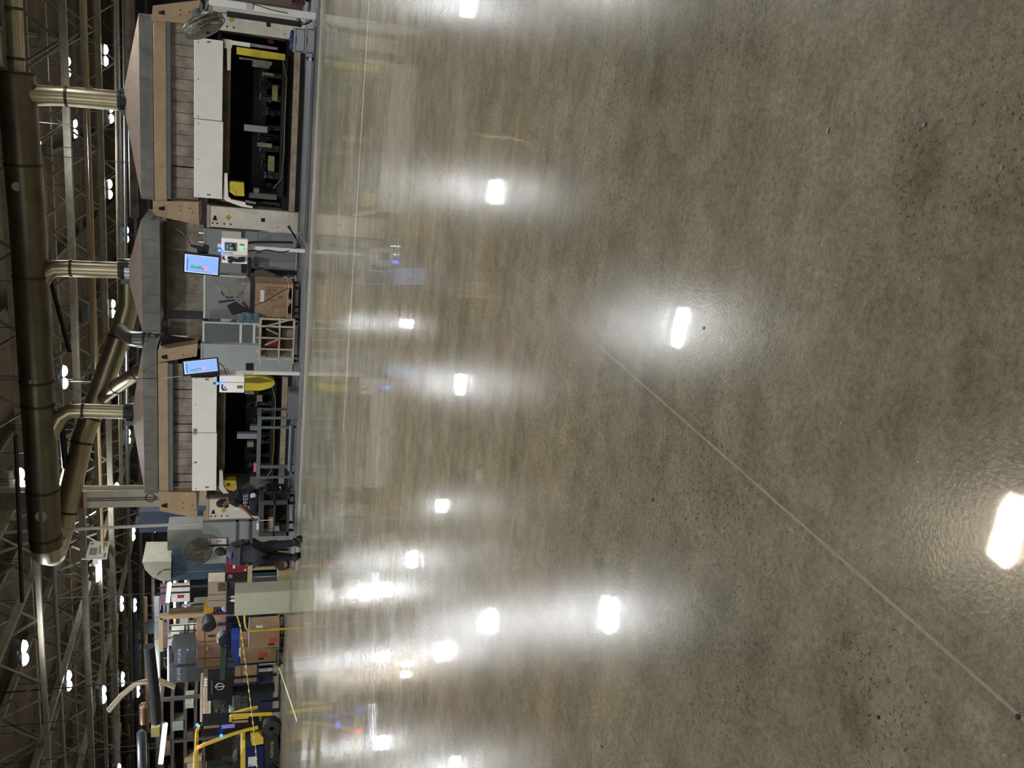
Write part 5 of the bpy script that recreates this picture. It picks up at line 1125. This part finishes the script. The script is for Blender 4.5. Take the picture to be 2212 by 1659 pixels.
# long pale board stack on a dark frame
v = 27.4; t = thing('board_stack', 'long pale pinkish stack of boards above the forklift mast', 'boards', ctr(432, 456, 1484, 1566, v))
for i in range(4): pb(432 + i * 6, 437.3 + i * 6, 1484 + i, 1560 + (i % 2) * 5, v, 0.8, WOODP if i % 2 else M('pinkish_board', 'b79f8c', 0.7, dirt=0.15), 'board', t)
a = R4(457, 590, 1484, 1566, v)
o = MB().box(a[0], a[1], v, v + 0.8, a[3] - 0.05, a[3] - 0.002)
for u in (a[0] + .04, a[1] - .04):
    for w_ in (v + .04, v + .7): o.box(u - .04, u + .04, w_, w_ + .08, 0, a[3] - .05)
tag(o.build('board_trestle', DARK), 'dark trestle carrying the pale board stack', 'trestle')
# dark blue machinery behind the chain
rr = random.Random(5); v = 26.4
t = thing('blue_machine_base', 'dark blue machine with pipes and fittings right of the forklift', 'machine', ctr(490, 590, 1500, 1550, v))
a = R4(500, 590, 1488, 1560, v); MB().box(a[0], a[1], v, v + 0.9, 0, P(535, 1520, v).z).build('base', M('machine_navy', '1b2742', 0.5, dirt=0.3), t)
for i in range(4): pb(518, 535, 1487 + i * 16, 1501 + i * 16, v - 0.05, 0.3, M('drawer_greyblue', '4c545e', 0.5, dirt=0.2), 'drawer_front', t)
q = P(505, 1490, v - 0.1); MB().cyl(P(505, 1484, v - 0.1), P(505, 1540, v - 0.1), 0.05, n=12).build('level_pipe', GREYD, t, smooth=True); MB().cyl(P(500, 1528, v - 0.12), P(500, 1538, v - 0.12), 0.09, n=14).build('pipe_flange', GREYL, t)
for i in range(10): MB().sphere(P(rr.uniform(470, 500), rr.uniform(1515, 1560), v - 0.1), rr.uniform(0.03, 0.08), (1, 1, 1), 8).build('fitting', CHROME if i % 3 == 0 else DARK, t, smooth=True)
MB().pprism([(460, 1515), (468, 1512), (490, 1540), (500, 1560), (470, 1565), (462, 1540)], v + 0.2, 0.3).build('grey_cover', M('cover_brown_grey', '5a5652', 0.6, dirt=0.2), t)
# lit boards and equipment farther back
v = 33.0
t = thing('lit_window_board', 'bright pinkish white board with a dark red patch, left of the domed machine', 'board', ctr(370, 412, 1256, 1306, v))
pb(370, 410, 1262, 1300, v, 0.1, M('board_bright', 'cfc6c2', 0.6, emit=0.0, dirt=0.25, scale=6), 'sheet', t); pb(383, 397, 1286, 1292, v - 0.02, 0.02, REDP, 'red_patch', t)
for y in (1268, 1281): pb(340, 414, y, y + 1.6, v - 0.06, 0.04, DARK, 'dark_bar', t)
o = pb(412, 640, 1300, 1303, v, 0.1, DARK, 'leg', t, z0=0); o = pb(412, 640, 1262, 1265, v, 0.1, DARK, 'leg', t, z0=0)
pb(346, 366, 1262, 1306, v + 0.3, 0.1, M('dusty_pink', '7a5a60', 0.7, dirt=0.3), 'pink_header', t)
t = thing('lit_window_board', 'bright white gridded board above the pinkish cartons', 'board', ctr(370, 425, 1348, 1392, v))
pb(371, 425, 1350, 1388, v, 0.1, M('board_white', 'd8d6c8', 0.6, dirt=0.15, scale=5), 'sheet', t)
for y in (1350, 1362, 1374, 1386): pb(370, 426, y, y + 1.2, v - 0.04, 0.03, DARK, 'grid_bar', t)
for x in (398, 405, 418): pb(x, x + 1.4, 1350, 1390, v - 0.05, 0.03, DARK, 'grid_bar', t)
pb(346, 362, 1346, 1400, v + 0.3, 0.1, M('dusty_pink'), 'pink_header', t); pb(426, 640, 1386, 1389, v, 0.1, DARK, 'leg', t, z0=0); pb(426, 640, 1350, 1353, v, 0.1, DARK, 'leg', t, z0=0)
for (y, lab) in ((1369, 'red warning light at the edge of the white gridded board, right one'), (1382, 'red warning light at the edge of the white gridded board, left one')):
    q = P(427, y, v - 0.25); t = thing('warning_light', lab, 'light', q, 'pair of red warning lights')
    MB().sphere(q, 0.075, (1, .6, 1), 14).build('glow_lens', GLOWR, t, smooth=True); MB().cyl(q + V((0, .02, 0)), q + V((0, .24, 0)), 0.05, n=12).build('holder', DARK, t)
# tan post and beams
t = thing('tan_gantry', 'tan post with a pale level beam left of the lit boards', 'gantry', ctr(345, 440, 1326, 1337, 29.5))
a = R4(345, 440, 1328, 1336, 29.5); MB().box(a[0], a[1], 29.5, 29.7, 0, a[3]).build('post', TAN, t); pb(343, 352, 1336, 1408, 29.5, 0.2, YR, 'level_beam', t)
MB().box(a[0] + 0.2, a[1] + 0.12, 29.6, 29.8, 0, a[3] - 0.3).build('rear_post', BROWNB, t)
tag(pb(440, 461, 1314, 1336, 28.0, 0.6, M('ochre_box', 'a8841c', 0.5, dirt=0.1), 'ochre_cabinet', z0=None), 'ochre yellow cabinet box behind the black blower', 'cabinet')
a = R4(461, 600, 1312, 1338, 28.0); tag(MB().box(a[0], a[1], 28.0, 28.6, 0, a[3] - 0.002).build('maroon_cabinet', M('maroon', '3c1a24', 0.6, dirt=0.1)), 'dark maroon cabinet below the ochre box', 'cabinet')
t = thing('bent_duct', 'tan bent pipe over the charcoal machines', 'duct', P(300, 1478, 27))
MB().tube([P(235, 1535, 27), P(262, 1503, 27), P(292, 1478, 27), P(310, 1473, 27), P(345, 1470, 27), P(377, 1484, 27)], 0.09, 12).build('pipe', M('tan_duct', '9a8f76', 0.5, dirt=0.1), t, smooth=True)
q = P(310, 1473, 27); MB().tube([q, V((q.x, 27, 9.4))], 0.012, 5).build('hanger', CABLE, t)
t = thing('dark_duct', 'dark round duct crossing over the charcoal machines', 'duct', P(333, 1500, 26))
MB().tube([P(322, 1396, 26), P(334, 1500, 26), P(338, 1560, 26)], 0.17, 16).build('pipe', M('duct_dark', '1b1c1f', 0.85, dirt=0.2), t, smooth=True)
q = P(330, 1470, 26); MB().tube([q, V((q.x, 26, 9.4))], 0.015, 5).build('hanger', CABLE, t)
for (pts, r, mt, lab) in ((((312, 1520), (313, 1563)), 0.17, M('copper_tank', '7d6250', 0.35, metal=0.6, dirt=0.2), 'brown copper-coloured tank hanging over the forklift'), (((305, 1578), (308, 1662)), 0.15, M('tank_grey', '54585c', 0.4, metal=0.4, dirt=0.2), 'grey round tank left of the copper-coloured one')):
    A, B = P(*pts[0], 25.5), P(*pts[1], 25.5); t = thing('hanging_tank', lab, 'tank', A)
    MB().tube([A, A.lerp(B, 0.08), A.lerp(B, 0.92), B], [r * 0.5, r, r, r * 0.5], 18).build('shell', mt, t, smooth=True); MB().tube([A.lerp(B, .5), V((A.lerp(B, .5).x, 25.5, 9.4))], 0.012, 5).build('hanger', CABLE, t)
# brown racking behind the forklift
v = 29.0; t = thing('tall_racking', 'tall brown racking with boards behind the forklift', 'rack', ctr(350, 600, 1505, 1660, v)); a = R4(350, 600, 1503, 1680, v)
BR = M('racking_brown', '4f4740', 0.7, dirt=0.25)
for k in range(3): u = a[0] + (a[1] - a[0]) * k / 2; MB().box(u - .05, u + .07, v, v + .12, 0, P(352, 1590, v).z).build('upright', BR, t)
for x in (349, 372, 400, 422, 440): z = P(x, 1590, v).z; MB().box(a[0], a[1], v + .02, v + 1, z - .06, z + .06).build('beam', BR, t)
MB().box(a[0], a[1], v + 1.0, v + 1.05, 0, P(345, 1590, v).z).build('rear_sheet', M('rear_sheet', '49443e', 0.8, dirt=0.3), t)
for i, (x0, x1, y0, y1, mt, lab) in enumerate(((372, 400, 1558, 1578, M('pane_green', '8f9a8c', 0.4, dirt=0.2), 'pale greenish framed sheet on the tall racking'), (327, 349, 1525, 1545, CARD, 'brown carton near the copper-coloured tank'), (400, 418, 1510, 1530, M('green_white_bundle', 'a9b0a0', 0.7, dirt=0.3, scale=10), 'pale green wrapped bundle on the tall racking'),
        (398, 440, 1636, 1646, TAN, 'long tan plank on the tall racking'), (404, 425, 1580, 1600, BR, 'dull brown carton on the tall racking'), (326, 343, 1572, 1592, M('note_yellow', '8f8850', 0.7, dirt=0.1), 'dull yellow board left of the copper-coloured tank'), (355, 372, 1600, 1632, BROWNB, 'stained brown carton high on the tall racking'), (404, 430, 1648, 1672, M('pale_carton', 'aaa294', 0.7, dirt=0.1), 'pale carton at the far left of the racking'))):
    xb = min((349, 372, 400, 422, 440), key=lambda k: abs(k - x1)); zb_ = P(xb, 1590, v).z + 0.062
    tag(pb(x0, x1, y0, y1, v - 0.04, 0.5, mt, 'stored_item', z0=zb_, bev=0.004), lab, 'carton' if 'carton' in lab else 'board')
# ================================================================== FORKLIFT
v = 21.5; FD = M('forklift_dark', '2c2e33', 0.5, dirt=0.1)
g = PZ(607, 1568, 0); v = g.y
t = thing('forklift', 'yellow and blue forklift entering at the far left', 'forklift', (g.x, v, 0))
def wheel(x, y, r):
    c = P(x, y, v + 0.08); c.z = r; wm = MB().lathe(c + V((0, .12, 0)), [(r * .7, 0), (r, .02), (r, .2), (r * .92, .235), (r * .66, .24)], (0, -1, 0), 32).build('wheel', M('tyre', '37352f', 0.8, dirt=0.15), t, smooth=True)
    MB().lathe(c + V((0, .10, 0)), [(r * .62, 0), (r * .62, .2), (r * .3, .16), (r * .25, .22), (.02, .22)], (0, -1, 0), 24).build('rim', RUB, wm, smooth=True)
wheel(587, 1568, .265); wheel(600, 1668, .25)
MB().pprism([(569, 1588), (600, 1590), (604, 1640), (603, 1650), (590, 1656), (580, 1700), (570, 1700)], v + .1, .9).build('chassis', FD, t)
textp('KOMATSU', 588, 1618, v + .09, .13, t, M('letter_gold', 'b8a860', 0.5, dirt=0))
MB().pprism([(530, 1613), (569, 1612), (570, 1720), (530, 1720)], v + .06, .95).build('blue_side_panel', M('forklift_blue', '13255c', 0.4, dirt=0.05), t)
MB().pprism([(529, 1613), (524, 1616), (520, 1634), (518, 1720), (530, 1720), (530, 1613)], v + .04, 1.0).build('yellow_hood_edge', YEL2, t)
MB().pprism([(541, 1584), (559, 1583), (569, 1594), (569, 1607), (545, 1611), (542, 1600)], v + .06, .95).build('yellow_fender', YEL2, t)
pb(536, 554, 1635, 1655, v + .045, .012, LABELW, 'white_placard', t); pb(538, 541, 1652, 1654, v + .035, .01, INK, 'placard_mark', t)
for dv in (0.08, 0.95):
    MB().tube([P(558, 1575, v) + V((0, dv, 0)), P(535, 1580, v) + V((0, dv, 0)), P(500, 1590, v) + V((0, dv, 0)), P(470, 1602, v) + V((0, dv, 0)), P(440, 1613, v) + V((0, dv, 0)), P(428, 1619, v) + V((0, dv, 0)), P(422, 1629, v) + V((0, dv, 0)), P(421, 1660, v) + V((0, dv, 0)), P(422, 1730, v) + V((0, dv, 0))], .055, 10).build('overhead_guard_pillar', YEL2, t, smooth=True)
for y in (1630, 1650, 1670): q = P(421, y, v); MB().tube([q + V((0, .1, 0)), q + V((0, .95, 0))], .03, 6).build('guard_bar', YEL2, t)
for dv in (0.12, 0.8): MB().pprism([(432, 1570), (470, 1568), (560, 1563), (600, 1561), (602, 1570), (560, 1578), (470, 1588), (434, 1592)], v + dv, .1).build('mast_rail', M('mast_black', '14151c', 0.4, dirt=0.1), t)
MB().pprism([(436, 1571), (560, 1565), (560, 1571), (436, 1578)], v + .22, .58).build('mast_crosshead', M('mast_black'), t)
pb(478, 507, 1565.5, 1573, v + .105, .012, M('label_violet', '9a98e0', 0.5, dirt=0), 'violet_label', t); pb(440, 474, 1568, 1573, v + .105, .012, M('label_tan', 'a89868', 0.5, dirt=0.3, scale=30), 'tan_label', t)
MB().pprism([(495, 1549), (499, 1545), (588, 1541), (588, 1545.5), (502, 1550), (500, 1560), (495, 1560)], v + .1, .06).build('load_backrest', YEL2, t)
MB().pprism([(502, 1552), (537, 1549), (537, 1552), (504, 1555)], v + .12, .05).build('backrest_bar', YEL2, t); MB().pprism([(502, 1560), (536, 1558), (536, 1560), (502, 1562)], v + .12, .05).build('backrest_bar', TAN, t)
for dv in (.2, .7): MB().box(P(600, 1545, v).x, P(600, 1495, v).x, v + dv, v + dv + .1, .03, .07).build('fork', RUB, t); MB().box(P(600, 1548, v).x, P(600, 1544, v).x, v + dv, v + dv + .1, .03, .6).build('fork_shank', RUB, t)
MB().pprism([(505, 1648), (512, 1640), (528, 1640), (528, 1670), (500, 1672), (480, 1668), (480, 1660), (502, 1658)], v + .3, .5).build('seat', RUB, t)
MB().tube([P(512, 1612, v) + V((0, .5, 0)), P(500, 1622, v) + V((0, .5, 0))], .02, 6).build('steering_column', RUB, t)
c = P(499, 1623, v) + V((0, .5, 0)); MB().tube([c + V((.1 * math.cos(2 * math.pi * k / 20), .17 * math.sin(2 * math.pi * k / 20), .12 * math.cos(2 * math.pi * k / 20))) for k in range(21)], .015, 6).build('steering_wheel', RUB, t)
for (x, y, mt, nm, col_) in ((426, 1566, GLOWB, 'blue_spotlight', (0.05, .1, 1)), (478, 1589, GLOWB, 'blue_spotlight', (0.05, .1, 1)), (428, 1613, GLOWR, 'red_tail_lamp', (1, .05, .03))):
    c = P(x, y, v + .05); b = MB().sphere(c, .05, (1, .8, 1), 12).build(nm, mt, t, smooth=True); MB().box(c.x - .03, c.x + .03, c.y, c.y + .12, c.z - .03, c.z + .03).build('lamp_base', RUB, b)
    l = D.lights.new('marker_lamp', 'POINT'); l.energy = 0.25; l.color = col_; l.shadow_soft_size = .05; o = D.objects.new('marker_lamp', l); COL.objects.link(o); o.parent = t; o.location = c + V((0, -.12, 0)) - t.location
# ================================================================== RIGHT EDGE AND DEEP BACKGROUND
t = thing('maroon_cart', 'dark maroon cart at the very right edge of the hall', 'cart', ctr(640, 690, 0, 12, 20.5))
a = R4(630, 684, -60, 10, 20.5); MB().box(a[0], a[1], 20.5, 21.3, 0.2, a[3]).build('body', M('maroon'), t); MB().box(a[0], a[1], 20.45, 20.5, .45, .5).build('edge_strip', REDP, t)
for q in (a[0] + .1, a[1] - .1): caster(t, q, 20.6, .0, .08)
a = R4(440, 640, -80, 8, 23); t = thing('brown_cabinet', 'brown-grey cabinet behind the maroon cart at the right edge', 'cabinet', ((a[0] + a[1]) / 2, 23, 0)); MB().box(a[0], a[1], 23, 24, 0, a[3]).build('body', M('cabinet_brown', '6b5d50', 0.6, dirt=0.2), t); MB().box(a[0] + .05, a[1] - .05, 22.98, 23, .2, a[3] - .1).build('door', M('cabinet_brown'), t)
rr = random.Random(11)
cols = [('olive', '4c4e42'), ('slate blue', '36445a'), ('rust brown', '5a4236'), ('pale grey', '7f8284'), ('cream', 'a59c86'), ('dark green', '2f4338'), ('charcoal', '2e3034'), ('dusty pink', '70585c')]
kinds = [('machine', 'machine'), ('storage_cabinet', 'cabinet'), ('control_cabinet', 'cabinet'), ('hopper_tower', 'hopper')]
slots = [(-24, 36), (-28, 40), (-32, 35), (-36, 38), (-40, 44), (-31, 48), (-37, 53), (-44, 50), (-48, 60), (-22, 48), (-17, 44), (-13, 50), (-26, 57), (-9, 46), (-5, 52), (-1, 45), (3, 50), (-20, 62), (-34, 64), (-52, 66), (-42, 34), (-27.5, 31.5)]
for i, (u, vv) in enumerate(slots):
    cn, ch = cols[i % 8]; kn, kc = kinds[i % 4]; w_ = rr.uniform(1.5, 3.0); h_ = rr.uniform(2.2, 3.8)
    rowtxt = 'distant %s %s, %s from the right in the back rows' % (cn, kn.replace('_', ' '), ['eighth', 'tenth', 'thirteenth', 'sixteenth', 'eighteenth', 'twelfth', 'fifteenth', 'nineteenth', 'twentieth', 'sixth', 'fifth', 'fourth', 'ninth', 'third', 'second', 'first', 'outermost', 'seventh', 'fourteenth', 'last', 'seventeenth', 'eleventh'][i])
    t = thing(kn, rowtxt, kc, (u, vv, 0), 'distant machines in the back rows'); mt = M('far_' + cn.replace(' ', '_'), ch, 0.6, dirt=0.3)
    MB().box(u - w_ / 2, u + w_ / 2, vv, vv + 1.6, 0, h_ * .62).build('base', mt, t)
    if kn == 'hopper_tower': MB().lathe((u, vv + .8, h_ * .62), [(.2, 0), (.75, .7), (.75, h_ * .38)], n=16).build('hopper', GREYP, t, smooth=True)
    else: MB().box(u - w_ * .3, u + w_ * .35, vv + .1, vv + 1.3, h_ * .62, h_).build('upper_housing', mt, t)
    for k in range(3): MB().box(u - w_ / 2 + .15 + k * w_ / 3.3, u - w_ / 2 + w_ / 3.6 + k * w_ / 3.3, vv - .02, vv, .3, h_ * .5).build('door_panel', M('far_' + cols[(i + k * 3 + 1) % 8][0].replace(' ', '_')) if ('far_' + cols[(i + k * 3 + 1) % 8][0].replace(' ', '_')) in MATS else mt, t)
    MB().cyl((u + w_ * .2, vv + .4, h_ * .6), (u + w_ * .2, vv + .4, min(h_ + 1.6, 6)), .08, n=8).build('riser_pipe', GREYD, t)
# scattered bits on the floor near the camera
rr = random.Random(3)
for i, (x, y, r, mt, lab) in enumerate(((1520, 709, .012, 'w', 'whitish flake beside the second lamp reflection'), (1789, 283, .012, 'w', 'larger pale paint chip on the right half of the floor'), (1997, 270, .009, 'w', 'smaller pale paint chip nearer the camera'), (1898, 1549, .008, 'd', 'dark crumb left of the joint near the camera'),
        (1411, 1080, .011, 'd', 'dark chip among the exposed stones'), (1405, 1082, .008, 'w', 'pale chip beside the dark chip'), (1300, 1612, .012, 'd', 'dark twisted scrap at the far left of the floor'), (2200, 1548, .010, 'd', 'dark scrap by the lower end of the joint'), (2165, 362, .007, 'w', 'row of tiny pale crumbs, outermost one'), (1845, 246, .006, 'w', 'pale sliver above the larger paint chip'))):
    p = PZ(x, y, 0); m = MB(); n = 7; r *= .6; pts = [(p.x + r * rr.uniform(.6, 1.3) * math.cos(2 * math.pi * k / n), p.y + r * rr.uniform(.5, 1.0) * math.sin(2 * math.pi * k / n)) for k in range(n)]
    A = [m.bm.verts.new((a_, b_, .0006)) for a_, b_ in pts]; B = [m.bm.verts.new((a_, b_, .003)) for a_, b_ in pts]
    m.bm.faces.new(A); m.bm.faces.new(B[::-1])
    for k in range(n): m.bm.faces.new((A[k], B[k], B[(k + 1) % n], A[(k + 1) % n]))
    tag(m.build('floor_scrap', M('scrap_white', '8f9492', 0.5, dirt=0) if mt == 'w' else M('scrap_dark', '1f1c1a', 0.7, dirt=0)), lab, 'scrap')

rr = random.Random(21); PM = [GREYP, TRUSS, TAN, DARK, TRUSSD, GREYL, BROWNB, M('pipe_blue', '34425c', 0.5, dirt=0.2)]
for i in range(22):
    y0 = 1230 + (i % 3) * 60; x = 232 + i * 8.2; vv = 48 + (i * 7 % 22) * 0.5; k = rr.uniform(0.02, 0.05)
    A, B = P(x, y0, vv), P(x + (1690 - y0) * k, 1690, vv)
    t = thing('overhead_pipe', 'level overhead pipe number %s from the top among the far left pipe runs' % ['one', 'two', 'three', 'four', 'five', 'six', 'seven', 'eight', 'nine', 'ten', 'eleven', 'twelve', 'thirteen', 'fourteen', 'fifteen', 'sixteen', 'seventeen', 'eighteen', 'nineteen', 'twenty', 'twenty-one', 'twenty-two'][i], 'pipe', A, 'far left pipe runs')
    B = V((B.x, vv, A.z)); MB().tube([A, B], rr.uniform(.06, .2), 8).build('pipe_run', PM[i % 8], t, smooth=True)
    for f_ in (rr.uniform(.1, .3), rr.uniform(.4, .6), rr.uniform(.7, .9)):
        q = A.lerp(B, f_)
        if rr.random() < .5: MB().tube([q, V((q.x, vv, rr.uniform(1.5, 3)))], .05, 6).build('drop_pipe', PM[(i + 3) % 8], t)
        MB().box(q.x - .4, q.x + .4, vv - .2, vv + .2, q.z - .5, q.z - .02).build('junction_box', PM[(i + 5) % 8], t)
        MB().tube([q, V((q.x, vv, 9.4))], .012, 5).build('hanger_rod', CABLE, t)
for i, (u, vv) in enumerate(((-19, 52), (-27, 54), (-35, 55), (-43, 56), (-11, 56), (-3, 57), (-23, 62), (-33, 63))):  # unseen far lamps, added to light the back wall
    lamp(u, vv, 7.0, '%s of the tiny lamps added in the farthest rows, counted from the right' % ['fourth', 'sixth', 'eighth', 'last', 'third', 'first', 'fifth', 'seventh'][i])
